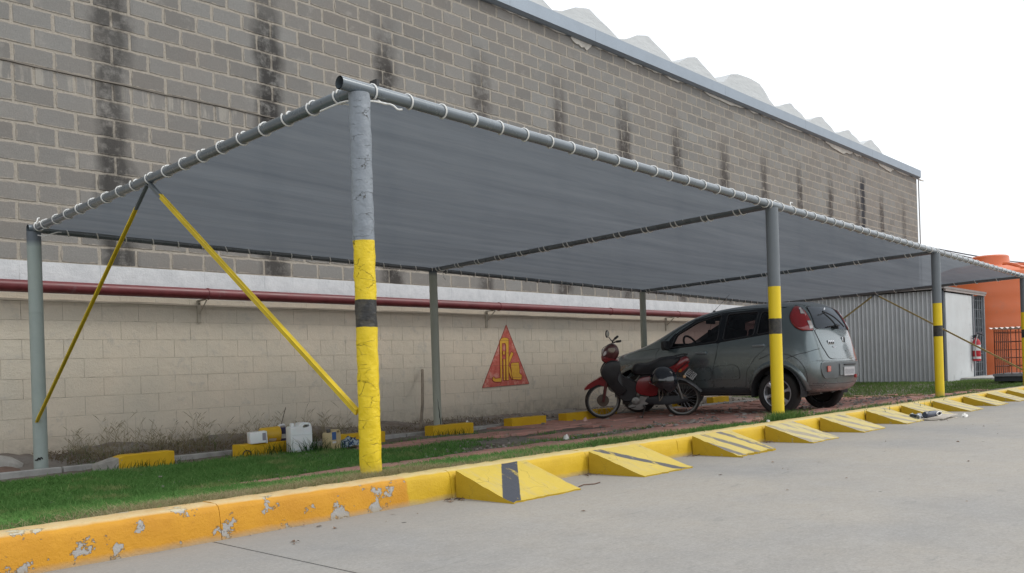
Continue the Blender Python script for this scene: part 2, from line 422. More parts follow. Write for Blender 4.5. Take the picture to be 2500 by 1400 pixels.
def solo(name, mb, mats, label, cat, loc, group=None, rot=None, smooth=35):
    """thing that is one mesh; mb in local coords"""
    o = link(name, mesh_from(mb, name, mats, smooth), None, loc, rot); return tag(o, label, cat, group)
def project(px, py):  # only used to pick which blocks are large in view
    pass
def cam_px(x, y, z):
    d = Vector((x, y, z-CZ)); zz = d.dot(fw)
    if zz < .1: return None
    a, b = d.dot(rt)/zz, d.z/zz; c_, s_ = math.cos(roll), math.sin(roll)
    return (1250+2144.4*(c_*a-s_*b), 898.2-2144.4*(s_*a+c_*b), zz)
def inpoly(x, y, P):
    r = False; j = len(P)-1
    for i in range(len(P)):
        if (P[i][1] > y) != (P[j][1] > y) and x < (P[j][0]-P[i][0])*(y-P[i][1])/(P[j][1]-P[i][1])+P[i][0]: r = not r
        j = i
    return r

# ================================================================== GROUND
YS = [3.4, 3.75, 4.5, 5.5, 7, 8.6, 9.3, 9.6]; ZS = [.135, .125, .03, -.06, -.09, -.11, -.07, -.04]
def G(x, y):
    g = float(np.interp(y, YS, ZS)) - .002*max(0, x-3)
    if x > 17.6: t = min(1, (x-17.6)/1.6); g = g*(1-t)+.085*t
    return g
def Gv(x, y):
    g = np.interp(y, YS, ZS) - .002*np.maximum(0, x-3)
    t = np.clip((x-17.6)/1.6, 0, 1); return g*(1-t)+.085*t
def KT(x): return .153-.0026*max(0, x-1)

M_road = m_road(); M_soil = m_soil()
gm = MB(); q = 900
gm.add([(-q, -q, -.22), (q, -q, -.22), (q, q, -.22), (-q, q, -.22)], [(0, 1, 2, 3)])
tag(part('ground', gm, mat('far_dirt', (.22, .20, .17), .95), None), kind='structure')
rb = MB()
for (x0, x1) in ((-60, 1.852), (1.862, 120)):
    for (y0, y1) in ((-70, 3.5),):
        rb.add([(x0, y0, 0), (x1, y0, 0), (x1, y1, 0), (x0, y1, 0), (x0, y0, -.05), (x1, y0, -.05), (x1, y1, -.05), (x0, y1, -.05)],
               [(0, 1, 2, 3), (1, 5, 6, 2), (0, 3, 7, 4)])
rb.add([(-60, -70, -.03), (120, -70, -.03), (120, 3.5, -.03), (-60, 3.5, -.03)], [(0, 1, 2, 3)], 1)
tag(part('road', rb, [M_road, mat('joint_dirt', (.09, .08, .07), .95)], None, smooth=None), kind='structure')
# parking ground as a relief sheet
xs = np.concatenate([np.arange(-8, 20, .08), np.arange(20, 70, .8)]); ys = np.arange(3.56, 9.75, .08)
XX, YY = np.meshgrid(xs, ys); ZZ = Gv(XX, YY) + rng.normal(0, .004, XX.shape) - .015
ZZ += .012*np.sin(XX*2.3+YY*1.7)*np.sin(YY*3.1-XX)
heap = np.clip((YY-8.75)/.5, 0, 1)*(.05+.03*np.sin(XX*5)+rng.normal(0, .008, XX.shape))*np.clip((9.5-XX)/2, .25, 1)
ZZ += heap
V = np.stack([XX, YY, ZZ], -1).reshape(-1, 3); nx, ny = len(xs), len(ys)
F = [(j*nx+i, j*nx+i+1, (j+1)*nx+i+1, (j+1)*nx+i) for j in range(ny-1) for i in range(nx-1)]
sm = MB(); sm.v = V.tolist(); sm.f = F; sm.mi = [0]*len(F)
tag(part('parking_ground', sm, M_soil, None, smooth=60), kind='structure')
# lawn strip beside the shed continues behind
lb = MB(); lb.add([(31, 9.6, .05), (120, 9.6, .05), (120, 60, .05), (31, 60, .05)], [(0, 1, 2, 3)])
tag(part('yard_ground', lb, M_soil, None, smooth=None), kind='structure')

# brick paving strips
M_pav = NT('brick_paver'); _P = M_pav.P(); _o = M_pav.n('ObjectInfo').outputs['Random']
_n = M_pav.noise(_P, 7, 6, .7); _c = M_pav.mix(_n, (.38, .185, .15), (.52, .285, .235)); _c = M_pav.mix(M_pav.math('MULTIPLY', _o, .3), _c, (.33, .21, .18))
_c = M_pav.mix(M_pav.ramp(M_pav.noise(_P, 2.6, 5, .7), .5, .7, 0, .6), _c, (.29, .24, .21)); M_pav.set(_c, .9, 0, .3); M_pav.bump(M_pav.noise(_P, 50, 4, .7), .005); M_pav = M_pav.m
paving = thing('brick_paving', None, None, (8, 6, -.08)); tag(paving, kind='structure')
pv = []
def row(y, x0, x1, keep=1.0):
    x = x0
    while x < x1:
        L_ = .48
        if random.random() < keep: pv.append((x+L_/2, y))
        x += L_+.012
for k, y in enumerate((5.10, 5.31, 5.52)): row(y, 3.15-.2*k, 8.4, .97)
for y in (7.16, 7.38): row(y, 5.7, 8.6, .95)
for y in (6.18, 6.40): row(y, 7.3, 9.2, .93)
for y in (7.75, 7.97, 8.19): row(y, 8.7, 9.2, .95)
row(4.62, 5.7, 8.2, .75)
yy = 4.42
while yy < 8.4: row(yy, 8.4+.8*abs(math.sin(yy*3)), 17.6, .96); yy += .215
pm = [mesh_from(MB().box((0, 0, 0), (.475, .198+.006*random.random(), .05), ch=.008), 'paver', M_pav) for _ in range(4)]
vis = sorted(pv, key=lambda p: math.hypot(*p)); stuffb = MB()
for i, (x, y) in enumerate(vis):
    z = G(x, y)-.022+random.uniform(-.008, .008); rx, ry, rz = random.gauss(0, .02), random.gauss(0, .014), random.gauss(0, .012)
    if i < 140: link('paver', random.choice(pm), paving, Vector((x, y, z+.006))-paving.location, (rx, ry, rz))
    else: stuffb.box((x, y, z), (.475, .2, .05), Matrix.Rotation(rz, 3, 'Z') @ Matrix.Rotation(rx*1.3, 3, 'X') @ Matrix.Rotation(ry, 3, 'Y'), ch=0)
o = part('paver_field', stuffb, M_pav, paving, smooth=None); o['kind'] = 'stuff'

# concrete edging strip
eb = MB(); x = -3.
edging = thing('edging', None, None, (0, 8.42, -.1)); tag(edging, kind='structure')
M_edge = mat('edging_concrete', (.33, .325, .31), .9, var=.25, bump=.004)
for k in range(20):
    x0, x1 = -3+k*1.02, -3+k*1.02+1.0
    if x1 > 16.9: break
    b = MB(); ym = 8.42; b.box(((x0+x1)/2, ym, G((x0+x1)/2, ym)-.025), (x1-x0, .06, .11), ch=.006); part('edging_stone', b, M_edge, edging)

# ------------------------------------------------------------------ kerb
M_kerb = m_kerb()
kerb = thing('kerb', None, None, (5, 3.5, 0)); tag(kerb, kind='structure')
joints = [-6, -3.5, -1.0, 1.90, 3.245, 4.44, 5.52, 6.87, 7.98, 9.1, 10.2, 11.2, 12.5, 13.6, 14.8, 16.2, 17.6, 19, 20.5, 22, 24, 26, 28, 31]
random.seed(3)
for a, b in zip(joints[:-1], joints[1:]):
    mb = MB(); n = max(3, int((b-a)/.05)) if b < 9 else 6
    prof = [(3.425, -.04), (3.43, .0), (3.438, .06), (3.445, None, -.03), (3.455, None, -.010), (3.475, None, -.001), (3.52, None, .002), (3.58, None, .001), (3.595, None, -.008), (3.60, None, -.08)]
    V = []
    for i in range(n+1):
        x = a+.0012+(b-a-.0024)*i/n
        for j, p in enumerate(prof):
            z = p[1] if p[1] is not None else KT(x)+p[2]
            V.append((x, p[0]+random.gauss(0, .0016), z+random.gauss(0, .0014)))
    k = len(prof); Fc = [(i*k+j, (i+1)*k+j, (i+1)*k+j+1, i*k+j+1) for i in range(n) for j in range(k-1)]
    Fc += [tuple(range(k)), tuple(n*k+j for j in range(k-1, -1, -1))]
    mb.add(V, Fc); part('kerb_stone', mb, M_kerb, kerb, smooth=50)
fill = MB(); fill.box((12.5, 3.52, .03), (37, .12, .1)); part('kerb_bed', fill, M_soil, kerb)

# ------------------------------------------------------------------ kerb ramps
RX = [(3.27, .565), (4.44, .55), (5.70, .58), (6.87, .54), (7.98, .56), (9.12, .55), (10.16, .56), (11.25, .56), (12.5, .56), (13.62, .56), (14.75, .56), (15.9, .56)]
rl = ['nearest yellow wedge ramp with one bold black stripe across it', 'yellow wedge ramp with a lengthwise black stripe, second nearest along the kerb',
      'yellow wedge ramp with a broken crumbling toe and two worn dark bands', 'yellow wedge ramp with worn dark diagonals just in front of the middle banded post',
      'faded yellow wedge ramp just right of the middle banded post', 'wide pale wedge ramp just left of the litter on the road',
      'wedge ramp with plastic litter lying against its left side', 'faded wedge ramp just right of the litter pile, below the third banded post',
      'small faded wedge ramp, fourth from the far end of the kerb', 'small faded wedge ramp, third from the far end of the kerb', 'small faded wedge ramp, second from the far end of the kerb', 'farthest wedge ramp at the end of the yellow kerb']
for i, (x, wd) in enumerate(RX):
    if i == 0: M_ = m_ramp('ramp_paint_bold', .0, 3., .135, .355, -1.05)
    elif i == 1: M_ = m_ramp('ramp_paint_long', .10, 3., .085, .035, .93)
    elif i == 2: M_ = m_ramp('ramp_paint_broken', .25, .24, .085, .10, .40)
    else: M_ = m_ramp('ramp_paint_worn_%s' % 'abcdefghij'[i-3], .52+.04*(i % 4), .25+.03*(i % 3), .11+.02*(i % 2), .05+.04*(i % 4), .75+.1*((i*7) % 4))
    mb = MB(); nx, ny = 14, 12; H = KT(x)-.004; D = .41+.01*random.uniform(-1, 1); V = []
    for j in range(ny+1):
        t = j/ny
        for k in range(nx+1):
            s_ = k/nx; zz = H*(1-t)+.004+.004*math.sin(s_*9+i)*t*(1-t)
            yy = -D*t
            if j == ny: yy += random.gauss(0, .006)+(.03*abs(math.sin(k*1.3)) if i == 2 else (.008 if i > 2 else 0)*random.random()); zz = .008+(.012*random.random() if i == 2 else 0)
            xx = wd*s_+.02*t*math.sin(i*2.1)
            V.append((xx+random.gauss(0, .001), yy+.0, zz+random.gauss(0, .0012)))
    o_ = len(V); V += [(p[0], p[1], -.02) for p in V[:]]
    F = []
    W_ = nx+1
    for j in range(ny):
        for k in range(nx): F.append((j*W_+k, (j+1)*W_+k, (j+1)*W_+k+1, j*W_+k+1))
        F.append((j*W_, o_+j*W_, o_+(j+1)*W_, (j+1)*W_)); F.append((j*W_+nx, (j+1)*W_+nx, o_+(j+1)*W_+nx, o_+j*W_+nx))
    for k in range(nx): F.append((ny*W_+k, o_+ny*W_+k, o_+ny*W_+k+1, ny*W_+k+1)); F.append((k, k+1, o_+k+1, o_+k))
    mb.add(V, F)
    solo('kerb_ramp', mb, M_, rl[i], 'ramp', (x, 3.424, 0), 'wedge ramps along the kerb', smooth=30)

# ================================================================== WAREHOUSE
W = 9.6
M_blk = m_block(); M_mor = m_mortar(); M_pnt = m_painted()
wh = thing('warehouse', 'long grey concrete block warehouse wall, painted cream and white below, with metal gutter', 'building', (13, W+.1, 0))
core = MB(); core.box((13.315, W+.106, 2.9), (34.67, .20, 7.4))
for c_ in range(2): pass
part('mortar_wall', core, M_mor, wh, smooth=None)
# rest of the building body behind
bb = MB(); bb.box((13.3, W+10.4, 3.2), (34.6, 20, 6.6)); part('rear_wall', bb, mat('render_grey', (.3, .29, .27), .9), wh, smooth=None)
def blockmesh(L_, H_, mt, ch, dep=.03, jit=.003):
    cf, cf2 = (.975, .95) if ch > .003 else (.998, .996); jit = jit if ch > .003 else .0007
    a, b = L_/2, H_/2; V = []
    n = 4
    per = []
    for i in range(n): per.append((-a+2*a*i/n, -b))
    for i in range(2): per.append((a, -b+2*b*i/2))
    for i in range(n): per.append((a-2*a*i/n, b))
    for i in range(2): per.append((-a, b-2*b*i/2))
    J = [(random.gauss(0, jit), random.gauss(0, jit)) for _ in per]
    k = len(per)
    cr = []
    for (p, j) in zip(per, J):
        corner = abs(abs(p[0])-a) < 1e-6 and abs(abs(p[1])-b) < 1e-6
        f_ = .94 if corner else 1
        cr.append(((p[0]+j[0])*(cf if corner else 1), (p[1]+j[1])*(cf2 if corner else 1)))
    V += [(p[0], dep, p[1]) for p in cr]
    V += [(p[0], ch*.8, p[1]) for p in cr]
    V += [(p[0]-math.copysign(ch, p[0]), 0, p[1]-math.copysign(ch, p[1])) for p in cr]
    F = [(i, (i+1) % k, k+(i+1) % k, k+i) for i in range(k)]+[(k+i, k+(i+1) % k, 2*k+(i+1) % k, 2*k+i) for i in range(k)]+[tuple(2*k+i for i in range(k))]
    mb = MB(); mb.add(V, F); return mb
canopy_poly = [(110, 560), (840, 210), (1880, 505), (2480, 672), (1890, 738), (1050, 665)]
blocks = []; pblocks = []
X0w, X1w = -4.0, 30.63
z = 1.93; r_ = 0
while z < 6.50:
    step = .2 if r_ == 9 else .4
    off = (.2 if r_ % 2 else 0)
    x = X0w-off
    while x < X1w:
        a = max(x, X0w); b = min(x+step, X1w)
        if b-a > .08: blocks.append(((a+b)/2, z+.1, b-a, min(.2, 6.52-z)))
        x += step
    z += .2; r_ += 1
z = -.27; r_ = 0
while z < 1.92:
    off = (.2 if r_ % 2 else 0); x = X0w-off
    while x < X1w:
        a = max(x, X0w); b = min(x+.4, X1w)
        if b-a > .08: pblocks.append(((a+b)/2, z+.1, b-a, .2))
        x += .4
    z += .2; r_ += 1
def score(b, pnt):
    p = cam_px(b[0], W, b[1])
    if p is None or not (-30 < p[0] < 2530 and -30 < p[1] < 1430): return 0
    if not pnt and inpoly(p[0], p[1], canopy_poly): return 0
    return b[2]/(p[2]**2)*(.5+abs(W/ (b[0]+W)))
def lay(name, L_, mt, gapx, gapz, ch, proud, pnt, limit=290):
    proto = {}
    L_ = sorted(L_, key=lambda b: -score(b, pnt)); st = MB()
    random.seed(11)
    for i, (x, zc, l, h) in enumerate(L_):
        yy = W+.02-proud-random.uniform(0, .0035 if not pnt else .0008)
        gx, gz_ = (gapx, gapz) if not (pnt and zc > 1.6) else (.0008, .0008)
        if i < limit:
            key = (round(gx, 4), round(l, 2), round(h, 2), random.randrange(5))
            if key not in proto: proto[key] = mesh_from(blockmesh(l-gx, h-gz_, mt, ch if gx > .001 else .0003), name, mt, None)
            link(name, proto[key], wh, (x-13, yy-W-.1, zc), (random.gauss(0, .002 if not pnt else .0006), random.gauss(0, .003 if not pnt else .0005), random.gauss(0, .0015 if not pnt else .0004)))
        else:
            mb = blockmesh(l-gx, h-gz_, mt, ch if gx > .001 else .0003); st.add([(p[0]+x, p[1]+yy, p[2]+zc) for p in mb.v], mb.f)
    o = part(name+'_courses', st, mt, wh, smooth=None); o['kind'] = 'stuff'
lay('concrete_block', blocks, M_blk, .020, .017, .005, .0175, False)
lay('painted_block', pblocks, M_pnt, .0045, .004, .0012, .0222, True)
pbk = MB(); pbk.box((13.315, W+.0102, .83), (34.63, .019, 2.19)); part('joint_paint', pbk, mat('cream_joint', (.48, .43, .35), .85, var=.35, sc=7, dirt=(.16, .13, .10), dsc=2.2, dth=.60), wh, smooth=None)
# bond beam ledge at 3.93 and ledge line under the pipe
random.seed(5)
lg = MB(); n = 150
for (zl, hh, dd, mt_, nm) in ((3.93, .013, .012, mat('ledge_mortar', (.19, .17, .145), .95), 'bond_ledge'), (1.535, .022, .022, mat('ledge_cream', (.42, .37, .30), .85), 'plaster_ledge')):
    lg = MB(); V = []; Fc = []
    for i in range(n+1):
        x = X0w+(X1w-X0w)*i/n; j = random.gauss(0, .004)
        V += [(x, W+.01, zl+hh/2+j), (x, W-dd+random.gauss(0, .003), zl+hh/2+j), (x, W-dd, zl-hh/2+j*.6), (x, W+.01, zl-hh/2-.004)]
    for i in range(n):
        for k in range(3): Fc.append((i*4+k, i*4+k+1, (i+1)*4+k+1, (i+1)*4+k))
    lg.add(V, Fc); part(nm, lg, mt_, wh, smooth=60)
# ragged plaster remains below the gutter
random.seed(21); pb = MB(); x = 8.
while x < 30.4:
    L_ = random.uniform(.5, 1.9); n = 8; dep = random.choice([.05, .07, .1, .17]); top = 6.54
    lo = [(x+L_*i/n, top-dep*(.35+.65*math.sin(math.pi*i/n)**.5)*random.uniform(.6, 1.1)) for i in range(n+1)]
    poly = [(x, top), *lo, (x+L_, top)]
    pb.prism([(p[0], p[1]) for p in poly][::-1], (0, W-.022, 0), (1, 0, 0), (0, 0, 1), (0, 1, 0), .03)
    x += L_*random.uniform(.9, 1.15)
part('plaster_remnant', pb, mat('old_plaster', (.50, .47, .42), .9, var=.2, bump=.004), wh, smooth=None)
# gutter
M_gal = m_galv('galvanised_gutter', (.30, .345, .395))
x = -4.0; first = True
cuts = [-4, -1.6, .8, 3.2, 5.6, 8.0, 10.6, 12.9, 17.65, 21.8, 26.4, 28.9, 30.72]
for a, b in zip(cuts[:-1], cuts[1:]):
    g = MB(); pr = [(W-.10, 6.555), (W-.105, 6.77), (W-.12, 6.775), (W-.12, 6.55), (W-.055, 6.515), (W+.10, 6.515), (W+.10, 6.77), (W+.085, 6.77), (W+.085, 6.53), (W-.04, 6.53)]
    g.prism([(p[0], p[1]) for p in pr], (a+.002, 0, 0), (0, 1, 0), (0, 0, 1), (1, 0, 0), b-a-.004); part('gutter', g, M_gal, wh, smooth=None)
rod_ = MB(); rod_.rod((30.70, W-.04, 6.5), (30.70, W-.04, 0), .02, 8); part('corner_pipe', rod_, mat('corner_pipe_grey', (.35, .35, .34), .6), wh)
# folded pale roof behind the gutter: one bent sheet per bay
M_roof = NT('pale_roof_sheet'); _P = M_roof.P(); _n = M_roof.noise(M_roof.mapv(_P, (1, 1, 4)), 2.5, 6, .7)
_c = M_roof.mix(_n, (.46, .48, .485), (.63, .64, .64)); _c = M_roof.mix(M_roof.ramp(M_roof.noise(_P, 7, 7, .8), .66, .68, 0, .35), _c, (.3, .3, .3)); M_roof.set(_c, .7, 0, .3); M_roof.bump(_n, .02); M_roof = M_roof.m
pk = [(-7.0, 7.80), (-4.9, 7.80), (-2.8, 7.79), (-.7, 7.81), (1.4, 7.8), (3.6, 7.8), (5.7, 7.81), (7.85, 7.8), (10.0, 7.80), (12.05, 7.80), (14.19, 7.81), (16.31, 7.81), (18.32, 7.83), (20.4, 7.9), (23.37, 7.76), (25.42, 7.78), (27.48, 7.75), (29.37, 7.77), (31.5, 7.78)]
for i in range(2, len(pk)-1):
    xp, zp = pk[i]; xl = pk[i-1][0]+.95; xr = xp+.95; wide = abs(xp-20.4) < .01
    if abs(pk[i-1][0]-20.4) < .01: xl += 1.0
    if wide: xr += 1.0
    if xr > 30.62: xr = 30.62
    prof = [(xl, 7.47), (xl+.25*(xp-xl), 7.53), (xl+.6*(xp-xl), zp-.09), (xp-.12, zp-.01), (xp, zp+.0)]
    if wide: prof += [(xp+.6, zp+.03), (xp+1.08, zp+.0), (xp+1.3, zp-.1)]
    prof += [(xp+.2 if not wide else xp+1.45, zp-.08 if not wide else zp-.18), (xr-.32, 7.60), (xr, 7.47)]
    prof = [p for p in prof if p[0] <= xr+1e-6]
    g = MB(); n = len(prof)
    V = []
    for (yy, dz) in ((10.55, 0), (10.75, .0), (15, .35), (29, .35)):
        for p in prof: V.append((p[0]+random.gauss(0, .006), yy, p[1]+dz))
    V += [(p[0], 10.55, 6.2) for p in prof]
    Fc = []
    for r0 in range(3):
        for k in range(n-1): Fc.append((r0*n+k, r0*n+k+1, (r0+1)*n+k+1, (r0+1)*n+k))
    for k in range(n-1): Fc.append((4*n+k, 4*n+k+1, k+1, k))
    g.add(V, Fc); part('roof_fold', g, M_roof, wh, smooth=None)
rs = MB(); rs.box((13.3, 10.2, 6.62), (34.5, .9, .06)); part('roof_deck', rs, M_roof, wh, smooth=None)
eg = MB(); eg.prism([(9.75, 6.6), (10.55, 7.2), (10.75, 7.5), (15, 7.8), (29, 7.8), (29, 6.4), (9.75, 6.4)], (30.62, 0, 0), (0, 1, 0), (0, 0, 1), (1, 0, 0), .03); part('roof_end', eg, M_roof, wh, smooth=None)
# painted triangle mural
TRI = [(10.383, 1.382), (9.792, .393), (10.894, .418)]
LET = dict(J=[(10.212, 1.115), (10.242, 1.158), (10.311, 1.181), (10.385, 1.175), (10.428, 1.156), (10.397, .488), (10.338, .49), (10.354, 1.048), (10.338, 1.086), (10.269, 1.08), (10.245, .518), (10.222, .468), (10.058, .476), (10.017, .509), (10.021, .546), (10.062, .553), (10.091, .527), (10.201, .54)],
 I=[(10.28, .836), (10.333, .835), (10.321, .49), (10.272, .492)], D=[(10.278, .96), (10.333, .959), (10.333, .902), (10.276, .903)],
 K=[(10.418, .861), (10.482, .954), (10.535, .923), (10.449, .792), (10.412, .742)], K2=[(10.409, .734), (10.447, .682), (10.484, .493), (10.448, .529), (10.407, .623)],
 A=[(10.455, .745), (10.479, .771), (10.651, .774), (10.671, .651), (10.662, .6), (10.725, .559), (10.702, .487), (10.497, .5), (10.462, .597), (10.467, .63)])
def mpaint(name, c1, c2, c3, th):
    N = NT(name); P = N.P(); n = N.noise(P, 14, 7, .75); c = N.mix(N.ramp(n, .35, .65), c1, c2); c = N.mix(N.ramp(N.noise(P, 8, 7, .75), th, th+.1, 0, .7), c, c3)
    z = N.sep(P)[2]; j = N.math('ABSOLUTE', N.math('SUBTRACT', N.math('FLOORED_MODULO', N.math('SUBTRACT', z, .13-.1), .2), .1)); c = N.mix(N.ramp(j, .006, .003, 0, .5), c, (.25, .1, .06))
    N.set(c, .8, 0, .3); N.bump(n, .003); return N.m
def flat(poly, y, t):
    mb = MB(); P3 = [Vector((p[0], p[1], 0)) for p in poly]; tr = tessellate_polygon([P3]); n = len(poly)
    V = [(p[0], y, p[1]) for p in poly]+[(p[0], y+t, p[1]) for p in poly]
    mb.add(V, [tuple(a) for a in tr]+[(i, (i+1) % n, n+(i+1) % n, n+i) for i in range(n)]); return mb
yb = W+.02-.0222-.0075
mur = part('painted_triangle', flat(TRI, yb, .01), mpaint('mural_red', (.42, .075, .06), (.58, .16, .12), (.62, .33, .27), .5), wh, smooth=None, label='faded red triangle painted on the cream wall with yellow lettering')
edge = MB()
for a, b in zip(TRI, TRI[1:]+TRI[:1]): edge.tube([(a[0], yb, a[1]), (b[0], yb, b[1])], .004, 6)
part('triangle_outline', edge, mat('mural_dark', (.28, .05, .04), .8), mur)
M_y = mpaint('mural_yellow', (.62, .33, .04), (.72, .42, .06), (.6, .3, .12), .62)
M_o = mat('mural_edge', (.33, .06, .03), .8)
for k, P_ in LET.items():
    ob = MB()
    for a, b in zip(P_, P_[1:]+P_[:1]): ob.tube([(a[0], yb-.002, a[1]), (b[0], yb-.002, b[1])], .006, 5)
    part('letter_outline', ob, M_o, mur)
    part('letter', flat(P_, yb-.0045, .006), M_y, mur, smooth=None)

# ------------------------------------------------------------------ red service pipe along the wall
M_red = mat('dark_red_pipe', (.15, .028, .032), .42, var=.2, dirt=(.17, .12, .12), dsc=5, dth=.62)
pp = thing('service_pipe', 'long dark red pipe running along the cream warehouse wall', 'pipe', (13, 9.44, 1.65))
b = MB(); b.rod((-4, 9.43, 1.655), (20.2, 9.43, 1.655), .062, 16); part('pipe_run', b, M_red, pp)
for x in (.4, 5.14, 10.05, 13.01, 15.3, 19.5):
    b = MB(); b.lathe([(.062, -.01), (.069, -.008), (.069, .008), (.062, .01)], (x, 9.43, 1.655), 'x', 16)
    part('coupling', b, M_red, pp)
M_brk = mat('bracket_cream', (.40, .36, .29), .8, dirt=(.12, .09, .07), dsc=8)
for x in (.2, 5.11, 9.93, 15.1, 19.9):
    b = MB(); b.box((x, W-.012, 1.46), (.045, .025, .26), ch=.003); b.box((x, W-.09, 1.59), (.04, .16, .012)); b.tube([(x, W-.005, 1.42), (x, 9.39, 1.588)], .008, 6)
    br = part('bracket', b, M_brk, pp); b = MB(); b.lathe([(0, -.006), (.008, -.006), (.008, .004)], (x, W-.027, 1.55), 'y', 8); part('bolt', b, mat('rusty_bolt', (.08, .05, .04), .7), br)

# ================================================================== CARPORT
PX = [3.004+4.923*i for i in range(4)]; FY, RY = 3.811, 8.616
def PZ(x, y): return 2.2416-.0142*(x-3.004)-.0297*(y-FY)
M_steel = mat('grey_pipe_paint', (.125, .15, .17), .28, metal=.15, coat=.5, var=.12, dirt=(.12, .11, .10), dsc=9, dth=.66)
M_rope = mat('white_rope', (.72, .72, .70), .8, var=.1)
M_cl = m_cloth()
cp = thing('carport', 'long grey shade cloth carport on round steel posts, front posts banded yellow and black', 'carport', (PX[0], FY, .1))
PR = .036
def pipe(name, a, b, r=PR):
    mb = MB(); a, b = Vector(a), Vector(b); d = (b-a).normalized()
    mb.tube([a, b], r, 18, cap=False); mb.tube([a, b], r-.005, 18, cap=False)
    # annular ends
    o_ = len(mb.v)
    return part(name, mb, M_steel, cp)
pipe('front_pipe', (PX[0]-.13, FY, PZ(PX[0]-.13, FY)), (PX[3]+.10, FY, PZ(PX[3]+.1, FY)))
pipe('rear_pipe', (PX[0]-.05, RY, PZ(PX[0], RY)), (PX[3]+.05, RY, PZ(PX[3], RY)))
for x in PX: pipe('cross_pipe', (x, FY+.03, PZ(x, FY)-.004), (x, RY-.0, PZ(x, RY)-.004), .034)
random.seed(9)
M_pc = m_post('cracked_banded_paint', True); M_ps = m_post('banded_paint', False); M_rp = m_rearpost()
for i, x in enumerate(PX):
    base = G(x, FY)-.12; top = PZ(x, FY)-.034
    mb = MB(); n = 60 if i == 0 else 14; nn = 32; V = []
    for k in range(n+1):
        zz = base+(top-base)*k/n; rr = .0585 if i == 0 else .059
        for q in range(nn):
            a = 2*math.pi*q/nn; rj = rr
            if i == 0: rj += .0016*math.sin(zz*31+a*3)+.0013*math.sin(zz*67-a*2)+random.gauss(0, .0007)+(.004*max(0, math.sin(a*1-.5))*math.exp(-((zz-.3)/.1)**2))
            V.append((x+rj*math.cos(a), FY+rj*math.sin(a), zz))
    Fc = [(k*nn+q, k*nn+(q+1) % nn, (k+1)*nn+(q+1) % nn, (k+1)*nn+q) for k in range(n) for q in range(nn)]+[tuple(n*nn+q for q in range(nn))]
    mb.add(V, Fc)
    part('front_post', mb, M_pc if i == 0 else M_ps, cp, smooth=60, label=['thick cracked front post, grey above with yellow and black bands', 'middle front post with smooth yellow and black bands', None, None][i])
    base = G(x, RY)-.12; mb = MB(); mb.rod((x, RY, base), (x, RY, PZ(x, RY)-.03), .060 if i == 0 else .054, 24)
    o = part('rear_post', mb, M_rp, cp, label=['pale green rear post at the left end', 'mossy grey rear post with a long dark crack at its foot', None, None][i])
    if i == 0:
        c2 = MB(); c2.lathe([(.0605, -.004), (.063, -.002), (.063, .002), (.0605, .004)], (x, RY, 1.33), 'z', 24); part('weld_ring', c2, M_rp, o)
        c3 = MB()
        for k in range(7): c3.tube([(x-.062+.02*k*.6, RY-.062*math.cos((k-3)*.32), .02-.012*(k % 2)-.01*abs(k-3)), (x-.05+.02*k*.6, RY-.062*math.cos((k-2.4)*.32), .012-.02*((k+1) % 2))], .006, 5)
        part('rust_crack', c3, mat('crack_dark', (.02, .02, .02), .9), o)
    if i == 1:
        c3 = MB(); pts = []
        for k in range(9):
            t = k/8; a = -2.2+.75*t+.06*math.sin(k*2.2); pts.append((x+.0545*math.cos(a), RY+.0545*math.sin(a), .31-.38*t))
        c3.tube(pts, [.001, .003, .003, .005, .005, .007, .006, .007, .006], 5); part('rust_crack', c3, mat('crack_dark', (.02, .02, .02), .9), o)
# shade cloth panels, lightly sagging
for bay in range(3):
    x0, x1 = PX[bay]+.030, PX[bay+1]-.030; y0, y1 = FY+.03, RY-.03
    nx, ny = 96, 36; mb = MB(); V = []
    for j in range(ny+1):
        for k in range(nx+1):
            s_, t_ = k/nx, j/ny; x = x0+(x1-x0)*s_; y = y0+(y1-y0)*t_
            e = min(s_, 1-s_, t_, 1-t_)
            sag = -.030*(math.sin(math.pi*s_)*math.sin(math.pi*t_))**.8
            sc = .008*math.cos(2*math.pi*(x-3.12)/.25)*max(0, 1-t_*9)-.006*math.cos(2*math.pi*(y-3.98)/.25)*max(0, 1-s_*12)
            V.append((x, y-sc*1.4 if t_ < .2 else y, PZ(x, y)+.010+sag+.0025*math.sin(x*9+y*2)*math.sin(y*5)-abs(sc)*.3))
    W_ = nx+1; mb.add(V, [(j*W_+k, j*W_+k+1, (j+1)*W_+k+1, (j+1)*W_+k) for j in range(ny) for k in range(nx)])
    # hem
    part('shade_cloth', mb, M_cl, cp, smooth=80)
    hb = MB()
    per = [(x0+(x1-x0)*i/40, y0) for i in range(41)]+[(x1, y0+(y1-y0)*i/40) for i in range(1, 41)]+[(x1-(x1-x0)*i/40, y1) for i in range(1, 41)]+[(x0, y1-(y1-y0)*i/40) for i in range(1, 40)]
    hb.tube([(p[0], p[1], PZ(*p)+.006) for p in per], .009, 6, closed=True); part('cloth_hem', hb, mat('hem_webbing', (.17, .185, .20), .8), cp)
